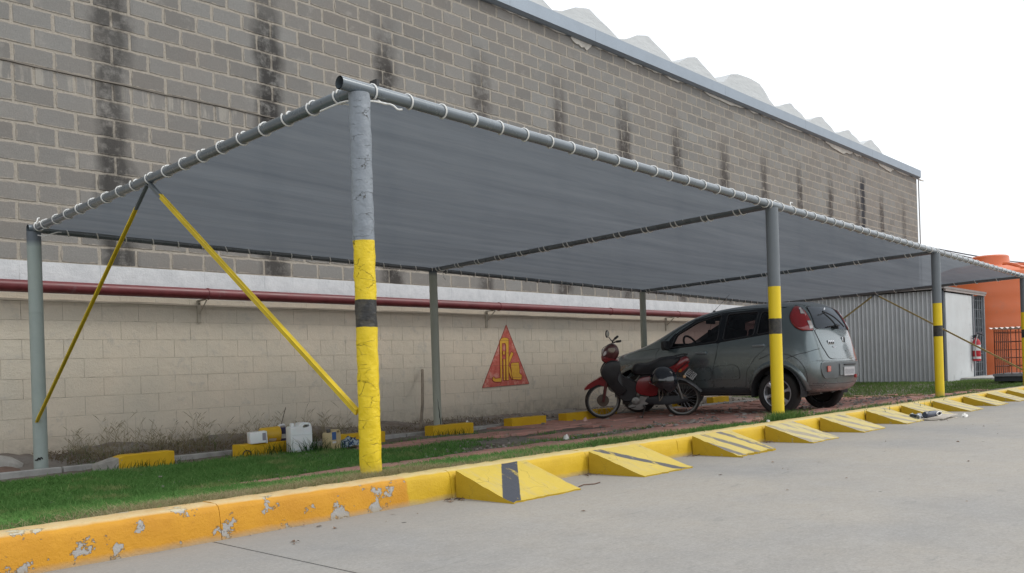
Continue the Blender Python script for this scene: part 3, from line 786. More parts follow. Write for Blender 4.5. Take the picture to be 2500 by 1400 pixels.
# rope lashing: single loops shared between copies
def loopmesh(r, pitch, tr, turn=1.08):
    mb = MB(); n = 16; pts = []
    for i in range(n+1):
        a = math.pi*.5+ -math.pi*.25 + turn*2*math.pi*i/n; pts.append((pitch*(i/n-.5), r*math.cos(a), r*math.sin(a)))
    mb.tube(pts, tr, 6); return mesh_from(mb, 'rope_loop', M_rope, 60)
lpA = [loopmesh(PR+.004, p, .0052) for p in (.035, .05, .022)]; lpB = [loopmesh(PR+.006, p, .0062) for p in (.10, .13, .08)]
random.seed(2); nl = 0
def put(me, p, rz=0, ry=0):
    global nl; nl += 1
    link('rope_loop', me, cp, Vector(p)-Vector(cp.location), (random.uniform(-.6, .2), ry, rz))
x = 3.12
while x < PX[3]+.05:
    put(random.choice(lpA), (x+random.uniform(-.02, .02), FY, PZ(x, FY)), random.gauss(0, .08))
    x += .25 if x < 12.6 else .28
    for q in PX[1:3]:
        if abs(x-q) < .14: put(lpA[0], (x-.08, FY, PZ(x, FY)), .2)
y = 3.98
while y < RY-.05:
    put(random.choice(lpA), (PX[0], y, PZ(PX[0], y)-.004), math.pi/2+random.gauss(0, .08)); y += .255
put(lpA[1], (PX[0], 8.48, PZ(PX[0], 8.48)), math.pi/2+.3)
for q in PX[1:3]:
    y = 4.1
    while y < RY-.1:
        put(lpB[0], (q, y, PZ(q, y)-.004), math.pi/2+.1); put(lpB[2], (q, y+.07, PZ(q, y)-.004), math.pi/2-.1); y += .36
y = 4.2
while y < RY-.1: put(lpB[1], (PX[3], y, PZ(PX[3], y)-.004), math.pi/2+.2); y += .36
x = 3.3
while x < PX[3]-.1: put(random.choice(lpB), (x, RY, PZ(x, RY)), random.gauss(0, .08)); x += .27
print('rope loops', nl)
# knots and loose rope ends
def tail(pts, k=3):
    mb = MB(); mb.tube([tuple(q) for q in smooth2([tuple(q) for q in pts], k, False)], .0050, 6); part('rope_tail', mb, M_rope, cp)
def curl(p, d, L_, seed):
    random.seed(seed); pts = [Vector(p)]; v = Vector(d)
    for i in range(6): v = (v+Vector((random.gauss(0, .4), random.gauss(0, .4), random.gauss(0, .3)))).normalized(); pts.append(pts[-1]+v*L_/6)
    tail(pts)
z_ = PZ(3, FY); curl((3.12, FY-.02, z_-.05), (1, 0, -.2), .16, 1)
tail([(3.02, 3.98, z_-.045), (3.03, 3.9, z_-.066), (3.06, 3.8, z_-.062), (3.2, 3.80, z_-.052)]); tail([(2.99, 4.15, z_-.055), (2.99, 3.95, z_-.05), (3.0, 3.86, z_-.06)])
curl((7.98, FY, PZ(8, FY)+.04), (.3, 0, .6), .12, 2); curl((8.36, FY, PZ(8, FY)+.035), (.2, -.1, 1), .13, 3); curl((3.0, 8.50, PZ(3, RY)+.01), (-.2, .2, .6), .12, 4); curl((7.93, 8.45, PZ(8, RY)-.05), (.1, -.3, -.7), .12, 6)
tail([(3.0, 8.6, PZ(3, RY)-.05), (3.05, 8.5, PZ(3, RY)-.075), (3.12, 8.40, PZ(3, RY)-.05), (3.22, 8.55, PZ(3, RY)-.02)])
# braces
M_br = mat('yellow_brace_paint', (.62, .45, .02), .5, var=.15, dirt=(.3, .22, .08), dsc=7, dth=.66); M_bg = mat('grey_brace', (.14, .16, .175), .45)
def brace(a, b, f, w_=.026, t_=.012, x=0, mt=None):
    a, b = Vector(a), Vector(b); m_ = a+(b-a)*f
    for nm, p, q_, mm in (('brace_top', a, m_, M_bg), ('brace', m_, b, mt or M_br)):
        mb = MB(); d = (q_-p); u = d.normalized(); n_ = Vector((1, 0, 0)); v_ = u.cross(n_).normalized()
        V = [c+v_*s1*w_/2+n_*s2*t_/2 for c in (p, q_) for s1, s2 in ((-1, -1), (1, -1), (1, 1), (-1, 1))]
        mb.add(V, [(0, 1, 2, 3), (4, 7, 6, 5), (0, 4, 5, 1), (1, 5, 6, 2), (2, 6, 7, 3), (3, 7, 4, 0)]); 
        # angle-iron flange
        V2 = [c+v_*w_/2*s1+n_*s2 for c in (p, q_) for s1, s2 in ((.8, 0), (1, 0), (1, -.022), (.8, -.022))]
        mb.add(V2, [(0, 1, 2, 3), (4, 7, 6, 5), (0, 4, 5, 1), (1, 5, 6, 2), (2, 6, 7, 3), (3, 7, 4, 0)])
        part(nm, mb, mm, cp, smooth=None)
brace((3.0, 6.33, 2.13), (2.96, 8.555, .345), .085, .034, .016)
brace((3.0, 6.30, 2.13), (2.96, 3.86, .475), .075, .038, .016)
M_br2 = mat('dull_yellow_brace', (.40, .32, .12), .6)
brace((PX[3], 6.42, PZ(PX[3], 6.4)-.04), (PX[3], 3.87, .36), .03, .03, .014, mt=M_br2); brace((PX[3], 6.42, PZ(PX[3], 6.4)-.04), (PX[3], 8.56, .45), .03, .03, .014, mt=M_br2)
clip = MB(); clip.box((3.13, FY+.02, PZ(3.13, FY)+.05), (.02, .06, .05)); part('clip', clip, mat('black_clip', (.03, .03, .03), .6), cp)
# ================================================================== WHEEL STOPS
M_stop = NT('wheel_stop_paint'); _P = M_stop.P(); _n = M_stop.noise(_P, 5, 6, .7)
_c = M_stop.mix(_n, (.52, .30, .01), (.66, .42, .015)); _c = M_stop.mix(M_stop.ramp(M_stop.noise(_P, 10, 7, .75), .66, .68, 0, .9), _c, (.30, .27, .22))
M_stop.set(_c, .7, 0, .3); M_stop.bump(M_stop.noise(_P, 18, 6, .75), .006); M_stop = M_stop.m
M_conc = mat('old_concrete', (.30, .285, .26), .9, var=.3, bump=.008)
ST = [(3.26, 7.98, .70, 'leftmost yellow wheel stop, its left end broken away to bare concrete'),
      (4.60, 7.90, .62, 'yellow wheel stop with two plastic tubs lying on top of it'),
      (5.83, 7.95, .68, 'yellow wheel stop just behind the cracked front post'),
      (7.30, 8.02, .72, 'yellow wheel stop at the foot of the cracked mossy rear post'),
      (8.82, 8.10, .72, 'yellow wheel stop on the paving right below the painted triangle'),
      (9.98, 8.08, .80, 'yellow wheel stop partly hidden behind the front wheel of the motorbike'),
      (11.15, 8.38, .50, 'yellow wheel stop between the motorbike wheel and the car'),
      (13.9, 8.60, .60, 'yellow wheel stop seen under the car, left one'), (15.35, 8.72, .60, 'yellow wheel stop seen under the car, right one')]
random.seed(4)
for i, (x, y, l, lab) in enumerate(ST):
    gz = G(x+l/2, y)
    t = thing('wheel_stop', lab, 'wheel stop', (x, y, gz), random.gauss(0, .02), 'yellow wheel stops along the back of the carport')
    mb = MB(); n = 12; V = []; H, D = .112, .15
    for k in range(n+1):
        xx = l*k/n; f_ = 1.0
        if i == 0 and k < 4: f_ = .45+.13*k
        for (yy, zz) in ((0, -.05), (0, H*.93*f_), (.008, H*f_), (D-.008, H*f_), (D, H*.93*f_), (D, -.05)):
            V.append((xx, yy+random.gauss(0, .0014), zz+random.gauss(0, .0014)))
    Fc = [(k*6+a, (k+1)*6+a, (k+1)*6+a+1, k*6+a+1) for k in range(n) for a in range(5)]+[tuple(range(6)), tuple(n*6+a for a in range(5, -1, -1))]
    if i == 0:
        cut = 3; mb.add(V, [f for f in Fc if min(f) >= cut*6]); part('stop_body', mb, M_stop, t, local=True, smooth=30)
        m2 = MB(); m2.add(V, [f for f in Fc if max(f) < (cut+1)*6]); part('broken_end', m2, M_conc, t, local=True)
    else: mb.add(V, Fc); part('stop_body', mb, M_stop, t, local=True, smooth=30)
    if i in (1, 5):
        l2 = MB(); l2.tube([(.07+.045*math.cos(a), -.01, .01+.045*math.sin(a)) for a in np.linspace(0, math.pi, 9)], .006, 6) if i == 1 else l2.tube([(l-.2, .05, H), (l-.2, .05, H+.012)], .01, 6)
        part('lifting_eye', l2, mat('rusty_bolt', (.08, .05, .04), .7), t, local=True)

# ================================================================== SMALL THINGS BY THE WALL
M_hdpe = mat('white_hdpe', (.68, .70, .70), .42, var=.05, dirt=(.5, .48, .42), dsc=6, dth=.6); M_hdpe.node_tree.nodes['Principled BSDF'].inputs['Subsurface Weight'].default_value = .15
def jerry(name, lab, loc, w_, h_, d_, body, rz, capm, extra=None):
    t = thing(name, lab, 'jerrycan', loc, rz)
    # body outline in x-z with a raised handle shoulder
    a = w_/2
    o_ = [(-a, .0), (a, .0), (a, h_*.82), (a*.86, h_*.97), (a*.6, h_), (-a*.05, h_*.985), (-a*.18, h_*.93), (-a*.28, h_*.88), (-a, h_*.86)]
    P = []
    for i in range(len(o_)):
        p, q = Vector(o_[i-1]), Vector(o_[i]); r_ = Vector(o_[(i+1) % len(o_)])
        c1 = q+(p-q).normalized()*min(.018, (p-q).length*.4); c2 = q+(r_-q).normalized()*min(.018, (r_-q).length*.4)
        P += [tuple(c1), tuple((c1+c2)/2*.5+q*.5), tuple(c2)]
    mb = MB(); n = len(P); mx, mz = 0, h_*.5
    hole = [(a*.10, h_*.86), (a*.28, h_*.925), (a*.66, h_*.925), (a*.74, h_*.875), (a*.62, h_*.84), (a*.2, h_*.82)]
    L = [(-1, .93), (-.9, .985), (-.75, 1), (.75, 1), (.9, .985), (1, .93)]; V = []
    for (tt, q) in L:
        for p in P: V.append((p[0]*q, tt*d_/2, mz+(p[1]-mz)*q))
    F = []
    for b in range(5):
        for i in range(n): F.append((b*n+i, b*n+(i+1) % n, (b+1)*n+(i+1) % n, (b+1)*n+i))
    # faces with handle opening
    for side in (0, 5):
        yv = L[side][0]*d_/2; base = [Vector((p[0]*L[side][1], mz+(p[1]-mz)*L[side][1], 0)) for p in P]; hv = [Vector((p[0], p[1], 0)) for p in hole]
        tr = tessellate_polygon([base, hv]); hs_ = len(V); V += [(p[0], yv, p[1]) for p in hole]
        for f in tr: F.append(tuple(side*n+i if i < n else hs_+i-n for i in f))
    m_ = len(hole); F += [(len(V)-2*m_+i, len(V)-2*m_+(i+1) % m_, len(V)-m_+(i+1) % m_, len(V)-m_+i) for i in range(m_)]
    mb.add(V, F); part('container_body', mb, body, t, local=True, smooth=40)
    mb = MB(); mb.lathe([(0, .035), (.020, .034), (.023, .028), (.023, 0), (.018, -.01)], (-a*.62, 0, h_*.865), 'z', 16); part('cap', mb, capm, t, local=True)
    for zz in (.60*h_, .10*h_):
        mb = MB(); mb.tube([(-a*.98, -d_*.49, zz), (-a*.9, -d_*.505, zz), (a*.9, -d_*.505, zz), (a*.98, -d_*.49, zz)], .0035, 5); part('rib', mb, body, t, local=True)
    return t
jerry('jerrycan', 'white plastic jerrycan standing upright in the grass in front of a yellow wheel stop', (5.17, 7.72, -.105), .232, .305, .15, M_hdpe, -.25, M_hdpe)
M_beige = mat('beige_plastic', (.50, .40, .22), .55, var=.2, dirt=(.2, .17, .12), dsc=14, dth=.56)
t = jerry('cut_container', 'cut open beige container with a blue label, right of the white jerrycan', (5.50, 7.62, -.11), .17, .215, .12, M_beige, .35, mat('dark_cap', (.05, .05, .05), .5))
mb = MB(); mb.box((-.045, -.062, .15), (.07, .004, .08)); part('label', mb, mat('blue_label', (.03, .10, .28), .5), t, local=True, smooth=None)
mb = MB(); mb.box((-.045, -.0625, .085), (.06, .004, .02)); part('label_strip', mb, mat('white_label', (.6, .6, .6), .5), t, local=True, smooth=None)
sz = G(4.9, 7.95)+.112
t = thing('white_tub', 'small white plastic tub lying on its side on the yellow wheel stop', 'tub', (4.80, 7.92, sz), -.30)
mb = MB(); mb.box((0, 0, .062), (.165, .13, .118), Matrix.Rotation(-.05, 3, 'Y'), ch=.016); part('tub_body', mb, M_hdpe, t, local=True)
mb = MB(); mb.box((.086, 0, .062), (.012, .138, .126), Matrix.Rotation(-.05, 3, 'Y'), ch=.005); part('rim', mb, M_hdpe, t, local=True)
mb = MB(); mb.box((.06, -.067, .07), (.034, .003, .075)); part('label', mb, mat('grey_label', (.22, .21, .24), .5), t, local=True, smooth=None)
t = thing('yellow_tub', 'dirty yellow plastic tub with a pale label lying beside the white tub', 'tub', (5.0, 8.0, sz-.004), -.22)
mb = MB(); mb.lathe([(0, -.10), (.066, -.10), (.072, -.092), (.080, .085), (.083, .088), (.083, .10), (.074, .10), (.066, -.08), (0, -.08)], (0, 0, .078), 'x', 24)
part('tub_body', mb, mat('yellow_plastic', (.60, .36, .02), .45, dirt=(.35, .25, .08), dsc=12, dth=.55), t, local=True)
mb = MB(); mb.lathe([(.0775, -.03), (.0795, .05)], (0, 0, .078), 'x', 24); V2 = [v for v in mb.v]; mb.f = [f for k, f in enumerate(mb.f) if 14 <= k <= 22]
part('label', mb, mat('pale_label', (.5, .47, .47), .6, var=.2), t, local=True)
t = thing('blue_tin', 'small dark blue and white tin between the yellow tub and the jerrycan', 'tin', (5.13, 7.99, sz-.004), .2)
mb = MB(); mb.lathe([(0, 0), (.05, 0), (.05, .14), (.045, .143), (0, .143)], (0, 0, 0), 'z', 20); part('tin_body', mb, mat('navy_tin', (.03, .03, .10), .4), t, local=True)
mb = MB(); mb.lathe([(.0512, .03), (.0512, .075)], (0, 0, 0), 'z', 20); part('label', mb, mat('white_label', (.6, .6, .6), .5, var=.3), t, local=True)
mb = MB(); mb.tube([(-.05, 0, .14), (-.03, -.02, .165), (.01, -.03, .17), (.045, -.01, .15)], .012, 8); part('cloth_strip', mb, mat('white_rag', (.65, .65, .66), .8), t, local=True)
mb = MB(); mb.rod((0, 0, 0), (.16, .06, .36), .004, 6); solo('thin_rod', mb, mat('dark_rod', (.10, .08, .06), .8), 'thin dark rod leaning up out of the tins by the wall', 'rod', (5.16, 8.12, -.02))
mb = MB(); mb.tube([(0, 0, 0), (.35, .33, .36), (.76, .77, .83)], [.019, .021, .019], 8)
solo('wooden_stick', mb, mat('grey_wood', (.20, .165, .125), .9, var=.3, bump=.003), 'weathered wooden stick leaning against the cream wall left of the mossy post', 'stick', (7.76, 8.78, -.13))
# blue rags
def crumple(nm, lab, cat, loc, sx, sy, sz_, mt, seed, n=11):
    random.seed(seed); mb = MB(); V = []
    for j in range(n+1):
        for i in range(n+1):
            u, v = i/n-.5, j/n-.5; h = sz_*max(0, 1-(u*u+v*v)*3.2)*(.35+random.random())
            V.append((u*sx+random.gauss(0, sx*.03), v*sy+random.gauss(0, sy*.03), h))
    mb.add(V, [(j*(n+1)+i, j*(n+1)+i+1, (j+1)*(n+1)+i+1, (j+1)*(n+1)+i) for j in range(n) for i in range(n)])
    return solo(nm, mb, mt, lab, cat, loc, smooth=25)
M_rag = NT('blue_rag'); _n = M_rag.noise(M_rag.O(), 22, 3, .5, 1.5); M_rag.set(M_rag.mix(M_rag.ramp(_n, .48, .52), (.02, .05, .11), (.30, .36, .40)), .85); M_rag = M_rag.m
crumple('blue_rag', 'crumpled blue and white rag on the grass right of the beige container', 'rag', (5.80, 7.72, -.10), .34, .22, .09, M_rag, 5)
M_pap = mat('white_scrap', (.7, .68, .64), .8); M_pink = mat('pink_scrap', (.55, .36, .32), .8)
hx = [(7.05, 5.72, 'white crumpled scrap of paper on the strip of brick paving', M_pap, .07), (9.95, 7.72, 'pinkish scrap lying in front of the wheel stop by the motorbike', M_pink, .08), (8.9, 9.05, 'small pale scrap on the dirt at the foot of the wall', M_pap, .06), (7.45, 3.68, 'tiny white scrap behind the kerb near the middle post', M_pap, .04)]
for i, (x, y, lab, mt, s_) in enumerate(hx): crumple('paper_scrap', lab, 'litter', (x, y, G(x, y)+.005), s_, s_*.8, s_*.7, mt, 30+i, 6)
# litter pile on the road: board, clear cup, dark bottle, papers
mb = MB(); mb.box((0, 0, .012), (.50, .24, .012), Matrix.Rotation(.08, 3, 'X'), ch=.002); mb.box((.03, -.03, .028), (.46, .20, .008), Matrix.Rotation(-.05, 3, 'Y') @ Matrix.Rotation(.06, 3, 'Z'))
solo('flattened_carton', mb, mat('carton', (.40, .36, .31), .85, var=.3), 'flattened grey carton lying on the road under the plastic litter', 'carton', (9.90, 2.98, 0), rot=(0, 0, -.1))
t = thing('plastic_bottle', 'dark blue crushed bottle with a white loop lying on the carton', 'bottle', (9.88, 3.02, .055), -.1)
mb = MB(); mb.lathe([(0, -.17), (.028, -.17), (.036, -.15), (.030, -.08), (.037, -.02), (.034, .07), (.030, .10), (.014, .15), (.012, .17), (0, .17)], (0, 0, 0), 'x', 14); part('bottle_body', mb, mat('navy_plastic', (.03, .04, .07), .25), t, local=True)
mb = MB(); mb.tube([(.10+.065*math.cos(a), -.038, .0+.022*math.sin(a)) for a in np.linspace(0, 2*math.pi, 13)[:-1]], .006, 6, closed=True); part('white_loop', mb, M_pap, t, local=True)
mb = MB(); mb.lathe([(.0, .17), (.018, .17), (.024, .185), (.022, .21), (0, .212)], (0, 0, 0), 'x', 10); part('cap', mb, mat('black_cap', (.015, .015, .02), .5), t, local=True)
mb = MB(); mb.lathe([(.022, -.05), (.036, .05), (.038, .052), (.034, .05), (.021, -.046), (0, -.046)], (0, 0, .04), 'x', 16)
solo('plastic_cup', mb, m_glass('clear_plastic', (.88, .9, .88), 1.2, .15), 'clear plastic cup lying at the left end of the litter pile', 'cup', (9.60, 3.10, .0), rot=(0, 0, .9))
crumple('white_bag', 'small white knotted bag scrap on the road right of the litter pile', 'litter', (10.33, 2.82, 0), .10, .07, .04, M_pap, 41, 6)
crumple('silver_wrapper', 'silvery wrapper tucked behind the dark bottle on the road', 'wrapper', (9.78, 3.12, 0), .22, .12, .06, mat('silver_film', (.5, .52, .55), .3, .6), 42, 8)
# twig and dead leaves on the road
mb = MB(); mb.tube([(0, 0, .004), (.06, .01, .007), (.13, -.012, .004), (.2, .0, .005)], .003, 5); solo('twig', mb, mat('twig_brown', (.12, .06, .04), .9), 'thin brown twig on the road just right of the nearest ramp', 'twig', (3.92, 3.10, 0))
random.seed(12); lf = MB()
for (cx, cy, n, sp) in ((3.22, 3.36, 26, .05), (4.40, 3.38, 22, .05), (5.6, 3.38, 12, .06), (6.83, 3.36, 22, .06), (7.95, 3.36, 10, .05), (2.2, 3.3, 10, .3), (5, 2.2, 16, 1.2), (8, 2, 20, 2)):
    for k in range(n):
        x, y = cx+random.gauss(0, sp), min(3.41, cy+random.gauss(0, sp*.6)); a = random.random()*6.3; l = random.uniform(.006, .018); w_ = l*random.uniform(.3, .6)
        u = (math.cos(a)*l, math.sin(a)*l); v = (-math.sin(a)*w_, math.cos(a)*w_); z = .004+random.random()*.008
        lf.add([(x-u[0], y-u[1], .003), (x+v[0], y+v[1], z), (x+u[0], y+u[1], .003), (x-v[0], y-v[1], z*.6)], [(0, 1, 2, 3)])
tag(part('dead_leaves', lf, mat('leaf_brown', (.16, .10, .065), .9, var=.5, sc=30), None, smooth=None), 'scattered brown leaf crumbs and grit on the road by the kerb', 'dead leaves', kind='stuff')
# rubble lump by the left rear post
def lump(nm, lab, cat, loc, r, mt, seed, sub=3):
    random.seed(seed); bm = bmesh.new(); bmesh.ops.create_icosphere(bm, subdivisions=sub, radius=1)
    fr = [(Vector((random.gauss(0, 1), random.gauss(0, 1), random.gauss(0, 1))).normalized(), random.uniform(.6, .95)) for _ in range(14)]
    for v in bm.verts:
        p = v.co.copy()
        for (n, d) in fr:
            e = p.dot(n)-d
            if e > 0: p -= n*e
        v.co = Vector((p.x*r[0], p.y*r[1], p.z*r[2]))
    mb = MB(); mb.add([tuple(v.co) for v in bm.verts], [tuple(v.index for v in f.verts) for f in bm.faces]); bm.free()
    return solo(nm, mb, mt, lab, cat, loc, smooth=25)
lump('concrete_lump', 'low grey lump of spilled concrete left of the pale green post', 'rubble', (2.62, 9.05, -.10), (.40, .26, .15), M_conc, 3)
lump('earth_clod', 'brown clod of earth in front of the concrete lump at the left edge', 'rubble', (2.66, 8.66, -.11), (.20, .12, .07), mat('clod', (.14, .09, .07), .95, var=.3, bump=.01), 4)

# ================================================================== VEGETATION
def blades(name, pts, hmin, hmax, wd, lean, mt, label, cat, seed=1, kind='stuff', zfun=Gv):
    g = np.random.default_rng(seed); n = len(pts); x, y = pts[:, 0], pts[:, 1]; z = zfun(x, y)-.02
    a = g.uniform(0, 2*np.pi, n); h = g.uniform(hmin, hmax, n)*pts[:, 2]; l = g.normal(0, lean, n)*h*1.3; b = g.uniform(0, 2*np.pi, n)
    w_ = wd*g.uniform(.6, 1.3, n); dx, dy = np.cos(a)*w_, np.sin(a)*w_; lx, ly = np.cos(b)*l, np.sin(b)*l
    V = np.empty((n, 5, 3))
    V[:, 0] = np.stack([x-dx, y-dy, z], 1); V[:, 1] = np.stack([x+dx, y+dy, z], 1)
    V[:, 2] = np.stack([x+dx*.8+lx*.35, y+dy*.8+ly*.35, z+h*.6], 1); V[:, 3] = np.stack([x-dx*.8+lx*.35, y-dy*.8+ly*.35, z+h*.6], 1)
    V[:, 4] = np.stack([x+lx, y+ly, z+h], 1)
    me = bpy.data.meshes.new(name); me.vertices.add(n*5); me.vertices.foreach_set('co', V.reshape(-1))
    idx = (np.arange(n)*5)[:, None]; L = np.concatenate([idx+0, idx+1, idx+2, idx+3, idx+3, idx+2, idx+4], 1).reshape(-1)
    me.loops.add(len(L)); me.loops.foreach_set('vertex_index', L.astype(np.int32))
    me.polygons.add(n*2); st = np.stack([np.arange(n)*7, np.arange(n)*7+4], 1).reshape(-1); me.polygons.foreach_set('loop_start', st.astype(np.int32))
    me.update(calc_edges=True)
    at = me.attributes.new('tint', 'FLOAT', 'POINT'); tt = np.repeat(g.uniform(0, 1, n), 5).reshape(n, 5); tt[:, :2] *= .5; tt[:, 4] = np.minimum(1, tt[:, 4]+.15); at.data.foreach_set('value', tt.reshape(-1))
    me.materials.append(mt); o = link(name, me); return tag(o, label, cat, kind=kind)
def patchy(n, x0, x1, y0, y1, seed, f=None):
    g = np.random.default_rng(seed); x = g.uniform(x0, x1, n); y = g.uniform(y0, y1, n)
    k = .5+.5*np.sin(x*3.1+y*2.2+seed)*np.sin(y*4.3-x*1.7)
    s = .75+.35*k; p = np.stack([x, y, s], 1)
    if f is not None:
        pr = f(x, y); p = p[g.uniform(0, 1, n) < pr]
    return p
def fl(x, y):
    ed = 5.62+.25*np.sin(x*2.1)
    p = np.where(x < 5.2, 1., np.clip(1-(x-5.2)/3.2, 0, 1))
    strip = ((y > 5.02) & (y < 5.60) & (x > 3.15)) | ((y > 7.08) & (y < 7.5) & (x > 5.6))
    p = np.where(strip, p*.10, p); p = np.where((x > 7) & (y > 6.05) & (y < 6.5), .02, p)
    p = np.where((y > 7.55), p*np.clip((7.95-y)/.4, 0, 1), p); p = np.where((y < 3.72), .7, p)
    p = np.where((y < 3.98+.08*np.sin(x*7)) & (x > 1.5+.3*np.sin(y*20)) & (x < 3.7), p*.15, p)
    p = np.where((y > 4.5) & (y < 5) & (x > 5.6), p*.4, p)
    # thinner away from the lawn
    n_ = np.sin(x*5.3)*np.sin(y*6.1+x)+np.sin(x*2.3-y*3.7); p = np.where(x > 5.5, p*np.clip(.55+n_*.6, 0.02, 1), p)
    return p
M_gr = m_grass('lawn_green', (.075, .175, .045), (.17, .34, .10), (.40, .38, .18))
M_gt = m_grass('bright_blade', (.13, .27, .08), (.25, .40, .14), (.45, .45, .2))
M_gd = m_grass('dry_grass', (.22, .20, .09), (.42, .37, .22), (.45, .38, .25))
A = patchy(150000, .2, 4.6, 3.60, 8.1, 1, fl); B = patchy(80000, 4.6, 9.2, 3.60, 8.0, 2, fl)
Cc = patchy(60000, .4, 3.6, 3.6, 5.2, 5, fl)
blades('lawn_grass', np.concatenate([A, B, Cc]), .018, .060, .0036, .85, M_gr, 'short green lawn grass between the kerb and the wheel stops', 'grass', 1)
E_ = patchy(6000, .3, 9.0, 3.62, 8.0, 15, fl); E_[:, 2] *= 1.0
blades('long_grass_blades', E_, .032, .075, .0036, .8, M_gt, 'longer light green blades standing out of the lawn', 'grass', 14)
def near(x, y): return np.exp(-((y-3.72)/.18)**2)*np.where((x > 1.5) & (x < 3.6), 1, .35)
D_ = np.concatenate([patchy(60000, .3, 6.0, 3.58, 4.1, 7, near), patchy(30000, 1.6, 3.4, 3.6, 4.0, 17, near)])
blades('dry_verge_grass', D_, .02, .062, .0025, 1.0, M_gd, 'straw coloured dry grass along the back of the kerb', 'grass', 3)
def tuft(cx, cy, n, sx, sy, seed, s=1.):
    g = np.random.default_rng(seed); return np.stack([g.normal(cx, sx, n), g.normal(cy, sy, n), np.full(n, s)], 1)
T = [tuft(7.75, 3.72, 700, .12, .05, 1, 1.6), tuft(8.1, 3.73, 500, .14, .04, 2, 1.5), tuft(5.4, 3.72, 1700, .35, .07, 3, 1.1), tuft(6.5, 3.72, 900, .22, .05, 4, 1.0), tuft(8.8, 3.70, 300, .2, .04, 5, .8), tuft(10.5, 3.9, 700, .8, .25, 6, .9), tuft(12.7, 3.75, 300, .4, .06, 7, .8), tuft(5.0, 3.74, 400, .1, .04, 8, 1.2), tuft(9.2, 6.0, 500, .5, .06, 9, .7), tuft(14.2, 3.8, 300, .4, .06, 10, .7), tuft(7.2, 4.0, 500, .4, .1, 11, .7)]
blades('verge_tufts', np.concatenate(T), .03, .075, .003, .6, m_grass('tuft_green', (.07, .14, .035), (.15, .25, .08), (.28, .27, .14)), 'grass tufts growing behind the kerb and round the middle post', 'grass', 5)
J_ = np.concatenate([tuft(5.22, 7.58, 70, .10, .03, 3, 2.3), tuft(4.75, 7.75, 60, .2, .05, 4, 1.5), tuft(4.98, 7.78, 50, .1, .04, 5, 2.0), tuft(5.45, 7.55, 60, .12, .03, 6, 1.6), tuft(7.55, 7.9, 70, .2, .05, 7, 1.3), tuft(3.6, 7.85, 80, .2, .05, 8, 1.2)])
blades('tall_grass_blades', J_, .05, .085, .003, .5, m_grass('dark_blade', (.02, .06, .015), (.04, .10, .03), (.05, .09, .03)), 'taller dark grass blades in front of the jerrycan and tubs', 'grass', 6)
F_ = patchy(60000, 17.3, 26, 4.0, 9.4, 8, lambda x, y: np.where((x > 20.2) & (y > 5.7), 0, .9))
blades('far_lawn', F_, .03, .07, .006, .5, m_grass('far_green', (.10, .17, .05), (.18, .27, .09), (.22, .24, .12)), 'strip of green lawn in front of the corrugated shed', 'grass', 8)
# weeds along the foot of the wall
def weed_stalks(name, n, x0, x1, y0, y1, h0, h1, mt, lab, seed):
    random.seed(seed); mb = MB()
    for k in range(n):
        x = x0+(x1-x0)*random.random()**1.2; y = random.uniform(y0, y1); h = random.uniform(h0, h1)*(1.0 if random.random() < .25 else .45); z = G(x, y)
        dx, dy = random.gauss(0, .25)*h, random.gauss(0, .15)*h; p = [(x, y, z), (x+dx*.4, y+dy*.4, z+h*.55), (x+dx, y+dy, z+h)]
        mb.tube(p, [.0022, .0016, .0006], 3, cap=False)
        for q in range(random.randint(2, 6)):
            t = random.uniform(.3, 1); bx, by, bz = x+dx*t*.8, y+dy*t*.8, z+h*t; a = random.random()*6.3; l = h*random.uniform(.12, .35)
            mb.add([(bx, by, bz), (bx+math.cos(a)*l*.6, by+math.sin(a)*l*.6, bz+l*.6+.0035), (bx+math.cos(a)*l, by+math.sin(a)*l, bz+l*.9), (bx+math.cos(a)*l*.6, by+math.sin(a)*l*.6, bz+l*.6-.0035)], [(0, 1, 2, 3)])
    return tag(part(name, mb, mt, None, smooth=None), lab, 'weeds', kind='stuff')
weed_stalks('wall_weeds', 620, 3.5, 6.9, 8.7, 9.45, .10, .40, mat('weed_brown', (.20, .17, .10), .9, var=.4, sc=20), 'dry brown weeds and stalks at the foot of the cream wall', 5)
weed_stalks('green_weeds', 120, 3.3, 5.2, 8.5, 9.2, .05, .16, mat('weed_green', (.08, .12, .04), .9, var=.4, sc=20), 'low green weeds behind the leftmost wheel stop', 6)
gch = patchy(9000, 3.2, 9.5, 8.55, 9.5, 11, lambda x, y: np.where(x < 6.5, .8, .3))
blades('wall_ground_straw', gch, .01, .05, .004, 1.6, m_grass('straw', (.10, .08, .05), (.22, .18, .12), (.2, .16, .1)), 'straw and dead grass lying on the dirt along the wall', 'straw', 9, zfun=lambda x, y: Gv(x, y)+.05)
rbm = MB(); random.seed(8)
for k in range(1300):
    x = random.uniform(5.5, 17) if k % 3 else random.uniform(2, 17); y = random.choice([random.uniform(8.5, 9.5), random.uniform(4.3, 8.4), random.uniform(5.6, 6.1)]); s_ = random.uniform(.004, .014) if x < 9 else random.uniform(.01, .03)
    rbm.box((x, y, G(x, y)+s_*.2), (s_*2, s_*1.4, s_), Matrix.Rotation(random.random()*3, 3, 'Z') @ Matrix.Rotation(random.random(), 3, 'X'))
tag(part('gravel', rbm, mat('gravel_grey', (.26, .235, .21), .95, var=.4, sc=3), None, smooth=None), 'loose gravel and clods on the parking ground', 'gravel', kind='stuff')

